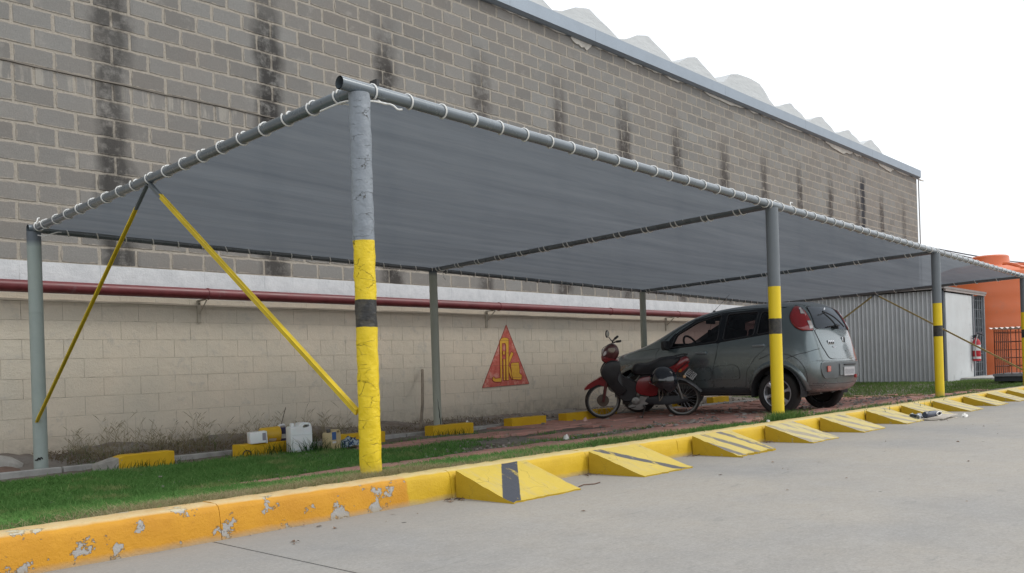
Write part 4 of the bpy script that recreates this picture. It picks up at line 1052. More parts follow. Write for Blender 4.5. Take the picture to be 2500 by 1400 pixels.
# ================================================================== SHED
shed = thing('corrugated_shed', 'corrugated metal shed with a pale door, behind the parked car', 'shed', (20.3, 5.9, .08))
M_cor = m_galv('corrugated_zinc', (.56, .58, .59), .5)
def corr(y0, y1, x, z0, z1, pitch=.0935, amp=.028, panels=1, name='wall_sheet', axis='y'):
    n = int(round((y1-y0)/pitch))*8; V = []
    for i in range(n+1):
        y = y0+(y1-y0)*i/n; d = amp*math.cos(2*math.pi*i/8)
        V += [(x+d, y, z0), (x+d, y, z1)] if axis == 'y' else [(y, x+d, z0), (y, x+d, z1)]
    mb = MB(); mb.add(V, [(2*i, 2*i+2, 2*i+3, 2*i+1) for i in range(n)]); return part(name, mb, M_cor, shed, smooth=70)
ysh = [5.99, 6.83, 7.67, 8.51, 9.45]
for a, b in zip(ysh[:-1], ysh[1:]): corr(a, b, 20.3+.004*(ysh.index(a) % 2), .07, 2.07)
M_dk = mat('dark_frame', (.035, .045, .06), .6); M_frm = mat('grey_frame', (.20, .22, .24), .5)
mb = MB(); mb.box((20.315, 5.935, 1.07), (.10, .09, 2.0)); part('corner_post', mb, M_dk, shed)
mb = MB(); mb.box((21.8, 7.7, 2.12), (3.3, 3.75, .05)); part('roof_sheet', mb, mat('shed_roof', (.22, .20, .19), .7), shed, smooth=None)
mb = MB(); mb.box((21.85, 5.86, 2.075), (3.1, .05, .05)); part('door_lintel', mb, mat('rusty_trim', (.30, .26, .24), .6), shed)
M_door = mat('pale_door', (.52, .545, .55), .55, var=.08, sc=2, dirt=(.4, .42, .42), dsc=3, dth=.58)
mb = MB(); mb.box((21.36, 5.89, 1.05), (1.96, .04, 1.94), ch=.004); d = part('door', mb, M_door, shed)
mb = MB(); mb.tube([(22.2, 5.85, 1.02), (22.2, 5.82, 1.05), (22.2, 5.85, 1.09)], .01, 6); part('handle', mb, M_dk, d)
for x in (22.40, 23.32):
    mb = MB(); mb.box((x, 5.88, 1.06), (.06, .06, 1.98)); part('door_frame', mb, M_frm, shed)
mb = MB(); mb.box((22.86, 5.88, .12), (.86, .05, .06)); part('door_frame', mb, M_frm, shed)
gd = MB(); gd.box((22.86, 6.02, 1.06), (.84, .02, 1.9)); part('dark_interior', gd, mat('interior_dark', (.02, .025, .03), .6), shed, smooth=None)
mb = MB(); mb.box((22.86, 5.885, 1.15), (.84, .035, .07)); part('lock_rail', mb, M_dk, shed)
for k in range(5):
    mb = MB(); mb.rod((22.50+k*.18, 5.89, .15), (22.50+k*.18, 5.89, 2.03), .010, 6); part('bar', mb, M_frm, shed)
for k in range(9):
    mb = MB(); mb.rod((22.44, 5.90, .25+k*.21), (23.29, 5.90, .25+k*.21), .006, 6); part('bar', mb, M_frm, shed)
mb = MB(); mb.box((22.62, 5.93, .95), (.12, .04, 1.5)); part('side_panel', mb, mat('grey_panel', (.3, .32, .35), .5), shed)
for (x0_, y0_, x1_, y1_) in ((20.34, 9.47, 23.35, 9.47), (23.36, 5.92, 23.36, 9.45)):
    mb = MB(); mb.box(((x0_+x1_)/2, (y0_+y1_)/2, 1.08), (max(.03, x1_-x0_), max(.03, y1_-y0_), 1.98)); part('rear_sheet', mb, M_cor, shed)
mb = MB(); mb.box((22.6, 5.35, .06), (2.7, 1.0, .16), ch=.01); solo_ = part('concrete_step', mb, mat('pad_concrete', (.42, .41, .39), .9, var=.15), None); tag(solo_, 'pale concrete slab in front of the shed door', 'slab')
# extinguisher on the shed
t = thing('fire_extinguisher', 'red fire extinguisher hanging beside the barred shed door', 'fire extinguisher', (22.28, 5.78, .50))
M_rex = mat('extinguisher_red', (.45, .02, .03), .3)
mb = MB(); mb.lathe([(0, 0), (.075, 0), (.085, .02), (.085, .42), (.07, .48), (.03, .51), (.03, .54), (0, .54)], (0, 0, 0), 'z', 20); part('cylinder', mb, M_rex, t, local=True)
mb = MB(); mb.lathe([(.0865, .24), (.0865, .37)], (0, 0, 0), 'z', 20); part('label', mb, mat('white_label', (.6, .6, .6), .5), t, local=True)
mb = MB(); mb.lathe([(.0865, .05), (.0865, .10)], (0, 0, 0), 'z', 20); part('label', mb, mat('white_label', (.6, .6, .6), .5), t, local=True)
mb = MB(); mb.box((0, 0, .57), (.03, .12, .07), ch=.006); mb.box((.0, -.08, .62), (.025, .12, .02), Matrix.Rotation(.4, 3, 'X')); part('valve', mb, mat('black_cap', (.015, .015, .02), .5), t, local=True)
mb = MB(); mb.tube([(0, -.04, .57), (-.08, -.05, .60), (-.13, -.02, .45), (-.11, 0, .2), (-.1, -.01, .05)], .012, 8); part('hose', mb, mat('grey_hose', (.35, .33, .32), .6), t, local=True)
mb = MB(); mb.box((-.02, .03, -.10), (.13, .01, .11)); solo_ = tag(part('shed_notice', MB().box((22.22, 5.862, .36), (.14, .006, .16)), mat('white_label', (.6, .6, .6), .5), None), 'small white notice on the shed door under the extinguisher', 'notice')

# ================================================================== TANKS
M_tank = mat('orange_tank', (.62, .15, .05), .35, var=.06, sc=1, dirt=(.5, .16, .08), dsc=1.5, dth=.6)
def tank(name, lab, c, Rr, H):
    t = thing(name, lab, 'water tank', c, 0, 'orange water tanks behind the shed')
    prof = [(0, 0), (Rr, 0), (Rr, .02)]
    for k in range(24):
        z = .05+(H*.80)*k/23; prof.append((Rr+(.012 if k % 4 == 0 else 0), z))
    prof += [(Rr, H*.865), (Rr*.985, H*.885), (Rr*.93, H*.905), (Rr*.62, H*.945), (Rr*.36, H*.955), (Rr*.345, H*.965), (Rr*.33, H*1.04), (Rr*.30, H*1.05), (0, H*1.055)]
    mb = MB(); mb.lathe(prof, (0, 0, 0), 'z', 64); part('tank_shell', mb, M_tank, t, local=True, smooth=30)
    for k in range(10):
        a = 2*math.pi*k/10+.2; mb = MB(); mb.tube([(math.cos(a)*Rr*q, math.sin(a)*Rr*q, H*(z_+.004)) for q, z_ in ((.95, .895), (.80, .925), (.62, .946), (.42, .956))], .05, 6); part('rib', mb, M_tank, t, local=True)
    return t
t = tank('water_tank', 'big orange ribbed water tank standing right behind the shed', (25.78, 6.30, .03), 1.36, 3.05)
mb = MB(); a = math.radians(250); mb.box((math.cos(a)*1.375, math.sin(a)*1.375, 1.68), (.01, .20, .26), Matrix.Rotation(a, 3, 'Z')); part('label', mb, mat('tank_label', (.62, .55, .48), .6), t, local=True, smooth=None)
tank('water_tank', 'second orange water tank, partly cut off by the right edge', (29.9, 4.25, .03), 1.36, 3.0)
# cage pallet
t = thing('cage_pallet', 'rusty wire cage crate on a pallet with a corrugated lid, by the last post', 'cage', (19.05, 3.62, .09))
M_rust = mat('rusty_wire', (.20, .08, .055), .7, var=.3)
mb = MB(); mb.box((.52, .5, .08), (1.06, 1.04, .10)); part('pallet', mb, mat('black_pallet', (.03, .035, .04), .7), t, local=True)
mb = MB(); mb.box((.52, .5, .15), (1.1, 1.08, .05)); part('tray', mb, mat('grey_tray', (.2, .21, .22), .6), t, local=True)
for k in range(8):
    for (p, q) in (((k/7*1.04, 0), 1), ((k/7*1.04, 1.0), 1), ((0, k/7), 1), ((1.04, k/7), 1)):
        mb = MB(); mb.rod((p[0], p[1], .17), (p[0], p[1], 1.04), .009, 6); part('wire', mb, M_rust, t, local=True)
for z in (.32, .48, .64, .80, .98):
    mb = MB(); mb.tube([(0, 0, z), (1.04, 0, z), (1.04, 1, z), (0, 1, z)], .010, 6, closed=True); part('wire', mb, M_rust, t, local=True)
V = []; n = 96
for i in range(n+1):
    y = -.06+1.14*i/n; d = .016*math.cos(2*math.pi*i/8); V += [(-.07, y, 1.065+d), (1.12, y, 1.065+d)]
mb = MB(); mb.add(V, [(2*i, 2*i+2, 2*i+3, 2*i+1) for i in range(n)]); part('lid_sheet', mb, mat('white_rust_sheet', (.62, .55, .52), .6, dirt=(.35, .12, .08), dsc=3, dth=.5), t, local=True, smooth=70)
mb = MB(); mb.lathe([(0, 0), (.04, 0), (.045, .05), (.02, .09), (0, .09)], (0, 0, 0), 'z', 10); solo('white_valve', mb, M_hdpe, 'small white plastic cap on the ground by the cage pallet', 'cap', (18.95, 3.9, .09))
# black box on the right and overhead wires
mb = MB(); mb.box((0, 0, 0), (.35, .5, .46), ch=.01); solo('black_box', mb, mat('black_box_paint', (.03, .03, .035), .6), 'black box on a pole behind the last post', 'box', (18.9, 3.36, 1.78))
mb = MB(); mb.rod((0, 0, -1.7), (0, 0, .0), .03, 8); solo('box_pole', mb, M_frm, 'dark pole carrying the black box', 'pole', (18.95, 3.38, 1.70))
for i, (p, q, lab) in enumerate((((24, 7.2, 3.42), (60, 9, 6.2), 'upper overhead wire at the right edge'), ((24, 7.2, 3.40), (60, 6, 4.6), 'lower overhead wire at the right edge'))):
    mb = MB(); p, q = Vector(p), Vector(q); mb.tube([tuple(p.lerp(q, k/10)-Vector((0, 0, .5*math.sin(math.pi*k/10)))) for k in range(11)], .02, 5); tag(part('overhead_wire', mb, M_dk, None), lab, 'wire')
# ================================================================== CAR
M_car = m_carpaint(); M_blkpl = mat('black_plastic', (.022, .024, .027), .5); M_trim = mat('gloss_black_trim', (.006, .008, .012), .18); M_int = mat('car_interior', (.018, .018, .02), .8)
M_gl = m_glass('tinted_glass', (.30, .24, .26), .9); M_gl2 = m_glass('dark_glass', (.05, .055, .06), 3.2, .06)
M_chr = mat('chrome', (.62, .63, .65), .18, metal=.95, var=.05); M_tyre = mat('tyre_rubber', (.022, .021, .020), .85, var=.3, dirt=(.10, .09, .075), dsc=6, dth=.62, bump=.002)
M_alloy = mat('alloy_silver', (.45, .46, .48), .32, metal=.7, var=.08); M_lens = mat('red_lens', (.30, .008, .012), .12, var=.1, coat=1.0); M_lensc = mat('clear_lens', (.55, .50, .48), .15, coat=1.0)
def car_cage():
    # per station: side points s1..s7 (x,y,z), roof-centre (y,z), bottom z
    def st(y, xs, zs, ct, zb=.27, dy=(0,)*7): return dict(s=[(xs[i], y+dy[i], zs[i]) for i in range(7)], t=(y+dy[6]+ct[0], ct[1]), b=(y, zb))
    A = []
    A.append(st(.00, (.66, .75, .77, .765, .735, .665, .57), (.33, .43, .62, .84, 1.15, 1.42, 1.545), (-.02, 1.585), .31, (.10, .03, .00, .05, .13, .25, .35)))
    A.append(st(.22, (.73, .80, .815, .81, .785, .715, .61), (.29, .40, .62, .86, 1.15, 1.43, 1.545), (.0, 1.605), .27, (.03, .02, 0, .03, .08, .16, .26)))
    A.append(st(.62, (.74, .805, .83, .822, .80, .715, .62), (.27, .40, .63, .87, 1.135, 1.44, 1.56), (0, 1.62), .25, (0, 0, 0, 0, .02, .04, .06)))
    A.append(st(1.05, (.74, .80, .825, .822, .80, .71, .62), (.26, .38, .62, .86, 1.10, 1.445, 1.56), (0, 1.625), .24))
    A.append(st(1.55, (.74, .80, .825, .822, .80, .70, .615), (.26, .38, .61, .85, 1.05, 1.43, 1.54), (0, 1.60), .24))
    A.append(st(1.95, (.74, .80, .825, .82, .80, .69, .61), (.26, .38, .60, .83, 1.01, 1.365, 1.475), (0, 1.555), .24))
    A.append(st(2.30, (.74, .80, .825, .82, .79, .70, .62), (.26, .38, .60, .80, .98, 1.23, 1.34), (0, 1.445), .24))
    A.append(st(2.62, (.74, .80, .825, .815, .78, .72, .655), (.26, .38, .60, .80, .96, 1.075, 1.165), (0, 1.27), .24))
    A.append(st(2.95, (.74, .80, .825, .81, .77, .72, .66), (.26, .38, .60, .79, .93, .99, 1.02), (0, 1.055), .25))
    A.append(st(3.30, (.73, .79, .815, .80, .74, .69, .62), (.27, .38, .60, .77, .87, .92, .95), (0, .985), .25))
    A.append(st(3.60, (.68, .74, .76, .74, .68, .62, .54), (.30, .40, .58, .72, .81, .86, .88), (.02, .91), .27))
    A.append(st(3.74, (.50, .58, .62, .60, .56, .50, .44), (.34, .42, .56, .68, .75, .79, .81), (.0, .82), .31))
    return A
def cage_mesh(sx=1, sy=1, sz=1, c=(0, 1.75, .95)):
    A = car_cage(); V = []; F = []
    def T(x, y, z): return (x*sx, c[1]+(y-c[1])*sy, c[2]+(z-c[2])*sz)
    ring = []
    for a in A:
        r = []
        P = [(0, a['b'][0], a['b'][1]), (a['s'][0][0]*.5, a['b'][0], a['b'][1])]+[tuple(p) for p in a['s']]
        s7 = a['s'][6]; P += [(s7[0]*.5, (s7[1]*.35+a['t'][0]*.65), s7[2]*.32+a['t'][1]*.68), (0, a['t'][0], a['t'][1])]
        for p in P: V.append(T(*p)); r.append(len(V)-1)
        l = [r[0]]
        for p in P[1:-1]: V.append(T(-p[0], p[1], p[2])); l.append(len(V)-1)
        l.append(r[-1]); ring.append((r, l))
    n = 11
    for i in range(len(A)-1):
        for k in range(n-1):
            (r0, l0), (r1, l1) = ring[i], ring[i+1]
            F.append((r0[k], r0[k+1], r1[k+1], r1[k])); F.append((l0[k+1], l0[k], l1[k], l1[k+1]))
    # end caps: rows s1..s7 (index 2..8), inner columns
    for idx, bul in ((0, -.055), (len(A)-1, .05)):
        r, l = ring[idx]; rows = [[l[2], l[1], r[0], r[1], r[2]]]
        for k in range(3, 8):
            p = Vector(V[r[k]]); row_ = [l[k]]
            for fx in (-.5, 0, .5):
                V.append((p.x*fx, p.y+bul*(1-fx*fx*1.3)*sy, p.z+(.012 if k > 5 else 0))); row_.append(len(V)-1)
            row_.append(r[k]); rows.append(row_)
        rows.append([l[8], l[9], r[10], r[9], r[8]])
        for a, b in zip(rows[:-1], rows[1:]):
            for k in range(4):
                q = (a[k], a[k+1], b[k+1], b[k]); F.append(q if idx == 0 else q[::-1])
    return V, F
def baked(V, F, lvl=3, mt=None, name='tmp'):
    me = bpy.data.meshes.new(name); me.from_pydata(V, [], F); bm = bmesh.new(); bm.from_mesh(me); bmesh.ops.recalc_face_normals(bm, faces=bm.faces); bm.to_mesh(me); bm.free()
    o = bpy.data.objects.new(name, me); C.objects.link(o)
    if lvl: md = o.modifiers.new('s', 'SUBSURF'); md.levels = lvl; md.render_levels = lvl
    dg = bpy.context.evaluated_depsgraph_get(); m2 = bpy.data.meshes.new_from_object(o.evaluated_get(dg)); bpy.data.objects.remove(o); return m2
V, F = cage_mesh(); body = baked(V, F, 3)
bm = bmesh.new(); bm.from_mesh(body); bvh = BVHTree.FromBMesh(bm); bm.free()
V, F = cage_mesh(.93, .93, .91); inner = baked(V, F, 2)
def cutter(mb):
    me = bpy.data.meshes.new('cut'); me.from_pydata(mb.v, [], mb.f); b = bmesh.new(); b.from_mesh(me); bmesh.ops.recalc_face_normals(b, faces=b.faces); b.to_mesh(me); b.free(); return me
def rnd(P, k=.03):
    out = []
    for i in range(len(P)):
        p, q, r_ = Vector(P[i-1]), Vector(P[i]), Vector(P[(i+1) % len(P)])
        a = q+(p-q).normalized()*min(k, (p-q).length*.45); b = q+(r_-q).normalized()*min(k, (r_-q).length*.45)
        out += [tuple(a), tuple(a*.25+q*.5+b*.25), tuple(b)]
    return out
WF = [(2.34, 1.00), (2.27, 1.19), (1.93, 1.365), (1.50, 1.455), (1.53, 1.065)]
WR = [(1.44, 1.075), (1.40, 1.46), (.90, 1.465), (.95, 1.125)]
WQ = [(.90, 1.13), (.855, 1.465), (.62, 1.44), (.60, 1.36), (.66, 1.17)]
WS = [(-.60, 1.085), (.60, 1.085), (.52, 1.42), (-.52, 1.42)]
WB = [(-.47, 1.205), (.60, 1.205), (.57, 1.35), (.50, 1.49), (-.50, 1.49), (-.49, 1.35)]
cuts = [cutter_ for cutter_ in (inner,)]
for P in (WF, WR, WQ): m_ = MB(); m_.prism(rnd(P), (-1, 0, 0), (0, 1, 0), (0, 0, 1), (1, 0, 0), 2); cuts.append(cutter(m_))
m_ = MB(); m_.prism(rnd(WS, .05), (0, 1.98, 0), (1, 0, 0), (0, 0, 1), (0, 1, 0), 1.3); cuts.append(cutter(m_))
m_ = MB(); m_.prism(rnd(WB, .05), (0, -.3, 0), (1, 0, 0), (0, 0, 1), (0, 1, 0), .78); cuts.append(cutter(m_))
WY = (.60, 2.98); WZ = .295
for wy in WY:
    for sx in (-1, 1):
        m_ = MB(); m_.lathe([(0, -.25), (.372, -.25), (.372, .3), (0, .3)], (sx*.80, wy, WZ+.02), 'x', 40); cuts.append(cutter(m_))
m_ = MB(); m_.box((.12, -.03, .585), (1.28, .12, .17), ch=.03)
bo = bpy.data.objects.new('b', body); C.objects.link(bo); co = []
for c_ in cuts:
    o = bpy.data.objects.new('c', c_); C.objects.link(o); co.append(o); md = bo.modifiers.new('b', 'BOOLEAN'); md.operation = 'DIFFERENCE'; md.object = o; md.solver = 'EXACT'
dg = bpy.context.evaluated_depsgraph_get(); bme = bpy.data.meshes.new_from_object(bo.evaluated_get(dg)); bpy.data.objects.remove(bo)
for o in co: bpy.data.objects.remove(o)
bme.materials.clear(); bme.materials.append(M_car)
bme.polygons.foreach_set('use_smooth', [True]*len(bme.polygons)); bme.set_sharp_from_angle(angle=R(32)); bme.name = 'car_body'
car = thing('parked_car', 'dark grey green five door hatchback parked facing the wall under the carport', 'car', (12.42, 4.98, -.085))
cb = link('body', bme, car)
CL = Vector((0, 0, 0))
def side_patch(poly, off, mt, name, parent, sx=-1, hole=None, grid=.05, thick=0, label=None, axis='x'):
    """panel laid on the body surface; poly in (y,z) for the sides or (x,z) for the rear"""
    bm = bmesh.new(); vs = [bm.verts.new((p[0], p[1], 0)) for p in poly]; bm.faces.new(vs)
    bmesh.ops.triangulate(bm, faces=bm.faces[:])
    lo = [min(p[i] for p in poly) for i in (0, 1)]; hi = [max(p[i] for p in poly) for i in (0, 1)]
    for ax in (0, 1):
        q = lo[ax]+grid
        while q < hi[ax]:
            n = (1, 0, 0) if ax == 0 else (0, 1, 0); bmesh.ops.bisect_plane(bm, geom=bm.verts[:]+bm.edges[:]+bm.faces[:], plane_co=(q if ax == 0 else 0, q if ax == 1 else 0, 0), plane_no=n); q += grid
    for v in bm.verts:
        a, b = v.co.x, v.co.y
        if axis == 'x': o_, d_ = Vector((sx*2, a, b)), Vector((-sx, 0, 0))
        else: o_, d_ = Vector((a, -2, b)), Vector((0, 1, 0))
        h = bvh.ray_cast(o_, d_)
        if h[0] is None:
            h2 = bvh.find_nearest(Vector((sx*.8, a, b)) if axis == 'x' else Vector((a, .05, b))); p = h2[0]; nn = h2[1]
        else: p, nn = h[0], h[1]
        if nn.dot(d_) > 0: nn = -nn
        v.co = p+nn*off
    bmesh.ops.dissolve_limit  # keep grid
    me = bpy.data.meshes.new(name); bmesh.ops.recalc_face_normals(bm, faces=bm.faces)
    bm.faces.ensure_lookup_table()
    s_ = sum((f.normal.x*sx if axis == 'x' else -f.normal.y)*f.calc_area() for f in bm.faces)
    if s_ < 0: bmesh.ops.reverse_faces(bm, faces=bm.faces)
    bm.to_mesh(me); bm.free(); me.materials.append(mt); me.polygons.foreach_set('use_smooth', [True]*len(me.polygons))
    o = link(name, me, parent)
    if label: o['label'] = label
    return o
def surf(pts, off, sx=-1, axis='x'):
    out = []
    for (a, b) in pts:
        if axis == 'x': h = bvh.ray_cast(Vector((sx*2, a, b)), Vector((-sx, 0, 0)))
        else: h = bvh.ray_cast(Vector((a, -2, b)), Vector((0, 1, 0)))
        if h[0] is None: h = bvh.find_nearest(Vector((sx*.8, a, b)) if axis == 'x' else Vector((a, .05, b)))
        n = h[1]; d_ = Vector((sx, 0, 0)) if axis == 'x' else Vector((0, -1, 0))
        if n.dot(d_) < 0: n = -n
        out.append(tuple(h[0]+n*off))
    return out
def seam(pts, parent, name='panel_gap', r=.0045, mt=None, off=.0, sx=-1, axis='x', closed=False, k=4):
    P = smooth2(pts, k, closed) if k > 1 else pts; mb = MB(); mb.tube(surf(P, off, sx, axis), r, 6, closed=closed); return part(name, mb, mt or M_blkpl, parent, local=True)
for sx in (-1, 1):
    # black surround (door frames and pillars) under the glass
    DF = [(2.47, .985), (2.52, 1.015), (1.97, 1.41), (1.5, 1.505), (1.485, 1.05), (1.56, .70), (1.60, .40), (2.42, .345), (2.56, .43), (2.60, .62), (2.585, .80)]
    DLF = rnd([(2.50, .965), (1.515, 1.04), (1.545, .86), (1.615, .62), (1.605, .385), (2.40, .36), (2.50, .44), (2.575, .70)], .03)
    DLR = rnd([(1.50, 1.045), (.66, 1.135), (.70, .98), (.93, .80), (1.055, .62), (1.09, .385), (1.59, .385), (1.60, .62), (1.53, .86)], .03)
    d1 = side_patch(DLF, .004, M_car, 'front_door', cb, sx); d2 = side_patch(DLR, .004, M_car, 'rear_door', cb, sx)
    for dd, P in ((d1, DLF), (d2, DLR)): pass
    seam([p for p in DLF], cb, r=.0035, off=.0015, sx=sx, closed=True, k=1); seam([p for p in DLR], cb, r=.0035, off=.0015, sx=sx, closed=True, k=1)
    pil = side_patch([(1.55, 1.045), (1.52, 1.475), (1.38, 1.48), (1.42, 1.06)], .003, M_trim, 'pillar_trim', cb, sx)
    side_patch([(.97, 1.11), (.92, 1.475), (.84, 1.475), (.885, 1.12)], .003, M_trim, 'pillar_trim', cb, sx)
    side_patch([(2.50, .98), (2.34, .995), (2.265, 1.20), (2.30, 1.225)], .003, M_trim, 'mirror_trim', cb, sx)
    side_patch([(2.44, .985), (2.335, 1.185), (1.955, 1.405), (1.50, 1.49), (.86, 1.505), (.60, 1.475), (.575, 1.36), (.645, 1.15), (.66, 1.36)][:6]+[(.615, 1.445), (.86, 1.47), (1.50, 1.458), (1.93, 1.37), (2.27, 1.195), (2.345, 1.0)], .0025, M_trim, 'window_trim', cb, sx, grid=.06)
    side_patch([(2.50, .975), (2.34, .998), (1.53, 1.062), (.66, 1.165), (.58, 1.36), (.545, 1.36), (.60, 1.148), (.66, 1.128), (1.52, 1.035), (2.46, .955)], .0035, M_trim, 'window_trim', cb, sx, grid=.08)
    for P, nm in ((WF, 'window'), (WR, 'window'), (WQ, 'window')):
        P2 = rnd(P, .04); g_ = side_patch(P2, -.004, M_gl, nm, cb, sx, grid=.08)
        mb = MB(); mb.tube(surf(P2, .002, sx), .009, 6, closed=True); part('window_seal', mb, M_blkpl, cb, local=True)
    # roof drip rail
    mb = MB(); mb.tube(surf(smooth2([(2.50, 1.10), (2.27, 1.28), (1.95, 1.415), (1.5, 1.505), (.95, 1.515), (.50, 1.50)], 4, False), .001, sx), .006, 6); part('drip_rail', mb, M_blkpl, cb, local=True)
    # handles
    for (y, z) in ((1.79, .90), (.86, .975)):
        mb = MB(); mb.box((0, 0, 0), (.035, .19, .045), ch=.012); p = surf([(y, z)], .012, sx)[0]; mb.v = [(v[0]+p[0], v[1]+p[1], v[2]+p[2]+.07*(-v[1])*.6) for v in mb.v]; part('door_handle', mb, mat('handle_paint', (.20, .24, .26), .2, metal=.4, coat=1), cb, local=True)
        mb = MB(); mb.box((p[0]-sx*.013, y, z-.022), (.012, .20, .035), ch=.005); part('handle_recess', mb, M_blkpl, cb, local=True)
    mb = MB(); p = surf([(1.665, .845)], .002, sx)[0]; mb.lathe([(0, .006), (.012, .005), (.013, 0)], p, 'x', 12); part('lock', mb, M_chr, cb, local=True)
    # protective moulding on doors
    for P in ([(2.45, .565), (2.45, .665), (1.63, .69), (1.63, .50), (2.2, .48)], [(1.58, .50), (1.58, .695), (1.24, .715), (1.17, .66), (1.165, .50)]):
        side_patch(rnd(P, .05), .012, M_car, 'door_moulding', cb, sx, grid=.06); seam(rnd(P, .05), cb, r=.005, off=.005, sx=sx, closed=True, k=1)
    seam([(2.46, .46), (1.63, .475), (1.12, .49)], cb, r=.004, sx=sx)
    # sill and arch flares
    side_patch([(2.62, .30), (2.62, .375), (1.00, .375), (.97, .30)], .008, mat('sill_plastic', (.05, .055, .06), .6), 'sill', cb, sx)
    for wy in WY:
        ang = np.linspace(-.28, math.pi+.28, 22); mb = MB(); V = []
        inn = surf([(wy+.374*math.cos(a), max(.27, WZ+.02+.374*math.sin(a))) for a in ang], .010, sx); mid = surf([(wy+.40*math.cos(a), max(.27, WZ+.02+.40*math.sin(a))) for a in ang], .020, sx); outr = surf([(wy+.435*math.cos(a), max(.27, WZ+.02+.435*math.sin(a))) for a in ang], .012, sx); edge_ = surf([(wy+.452*math.cos(a), max(.27, WZ+.02+.452*math.sin(a))) for a in ang], -.004, sx)
        lip = [(p[0]-sx*.05, p[1], p[2]) for p in inn]
        for row_ in zip(lip, inn, mid, outr, edge_): V += list(row_)
        mb.add(V, [(i*5+k, i*5+k+1, (i+1)*5+k+1, (i+1)*5+k) for i in range(len(ang)-1) for k in range(4)]); part('wheel_arch', mb, M_car, cb, local=True, smooth=50)
        mb = MB(); mb.lathe([(.371, -.16), (.371, .05)], (sx*.72, wy, WZ+.02), 'x', 32); mb.f = [f for f in mb.f if sum(mb.v[i][2] for i in f)/4 > WZ-.02]; part('wheel_well', mb, M_int, cb, local=True)
    seam([(2.60, .80), (2.60, .93), (2.55, .99)], cb, sx=sx, r=.0035); seam([(2.98, .965), (2.75, .985), (2.58, 1.0)], cb, sx=sx, r=.004)
    # rear quarter seams
    seam([(.86, .78), (.62, .86), (.35, .80), (.21, .66), (.17, .50), (.19, .43)], cb, r=.0045, off=.0, sx=sx)
    seam([(.45, .78), (.30, .83), (.16, .86), (.06, .90)], cb, r=.004, sx=sx)
    seam([(.22, .40), (.05, .395)], cb, r=.004, sx=sx)
    # mirror
    mt_ = MB(); mt_.box((sx*.90, 2.36, 1.045), (.14, .09, .135), ch=.035); mi_ = part('mirror', mt_, M_blkpl, cb, local=True)
    mt_ = MB(); mt_.box((sx*.83, 2.38, .99), (.08, .06, .05), ch=.01); part('mirror_foot', mt_, M_blkpl, cb, local=True)
    # tail lamp wraps round the rear corner
    TL = [(.40, 1.30), (.36, 1.46), (.27, 1.515), (.05, 1.515), (.05, 1.16), (.25, 1.16), (.34, 1.19)]
    # headlight
    side_patch(rnd([(3.62, .66), (3.30, .74), (3.36, .88), (3.60, .83)], .04), .005, M_lensc, 'headlight', cb, sx)
def wrap_lamp(sx):
    """lamp surface sampled over the corner: rays aimed from outside towards an inner axis"""
    nu, nv = 16, 14; V = []; z0, z1 = 1.155, 1.515
    for j in range(nv+1):
        t = j/nv; z = z0+(z1-z0)*t; rnd_ = math.sin(math.pi*min(1, max(0, .5+ (t-.5)*.94)))**.4
        for i in range(nu+1):
            u = i/nu
            # from side (y ahead) round to rear (x inwards)
            a0 = R(16)+(1-rnd_)*.55+.22*max(0, t-.6); a1 = R(66)-(1-rnd_)*.22-.10*t-.16*(1-abs(2*t-1))*0 - .10*(t > .8)*(t-.8)*5; a = a0+(a1-a0)*u
            cx, cy = sx*.42, .55-.08*(1-t)
            d_ = Vector((sx*math.cos(a), -math.sin(a), 0)); o_ = Vector((cx, cy, z))+d_*2; h = bvh.ray_cast(o_, -d_)
            p, n = h[0], h[1]
            if n.dot(d_) < 0: n = -n
            e = min(u, 1-u, t, 1-t); V.append(tuple(p+n*(.004+.018*min(1, e*7)**.6)))
    mb = MB(); W_ = nu+1; mb.add(V, [(j*W_+i, j*W_+i+1, (j+1)*W_+i+1, (j+1)*W_+i) for j in range(nv) for i in range(nu)])
    lp_ = part('tail_lamp', mb, M_lens, cb, local=True, smooth=60)
    per = [V[i] for i in range(W_)]+[V[j*W_+nu] for j in range(1, nv+1)]+[V[nv*W_+i] for i in range(nu-1, -1, -1)]+[V[j*W_] for j in range(nv-1, 0, -1)]
    mb = MB(); mb.tube(per, .006, 6, closed=True); part('lamp_rim', mb, M_blkpl, lp_, local=True)
    for (j0, j1, i0, i1) in ((9, 12, 9, 12), (1, 5, 11, 15)):
        V2 = []; m2 = MB()
        ctr = Vector(V[((j0+j1)//2)*W_+(i0+i1)//2])
        for j in range(j0, j1+1):
            for i in range(i0, i1+1):
                p = Vector(V[j*W_+i]); n = (p-Vector((sx*.42, .55, p.z))).normalized(); V2.append(tuple(p+n*.006))
        w2 = i1-i0+1; m2.add(V2, [(j*w2+i, j*w2+i+1, (j+1)*w2+i+1, (j+1)*w2+i) for j in range(j1-j0) for i in range(i1-i0)]); part('clear_lens', m2, M_lensc, lp_, local=True, smooth=60)
        pr_ = [V2[i] for i in range(w2)]+[V2[j*w2+w2-1] for j in range(1, j1-j0+1)]+[V2[(j1-j0)*w2+i] for i in range(w2-2, -1, -1)]+[V2[j*w2] for j in range(j1-j0-1, 0, -1)]
        m2 = MB(); m2.tube(pr_, .005, 5, closed=True); part('lens_rim', m2, M_chr, lp_, local=True)
for sx in (-1, 1): wrap_lamp(sx)
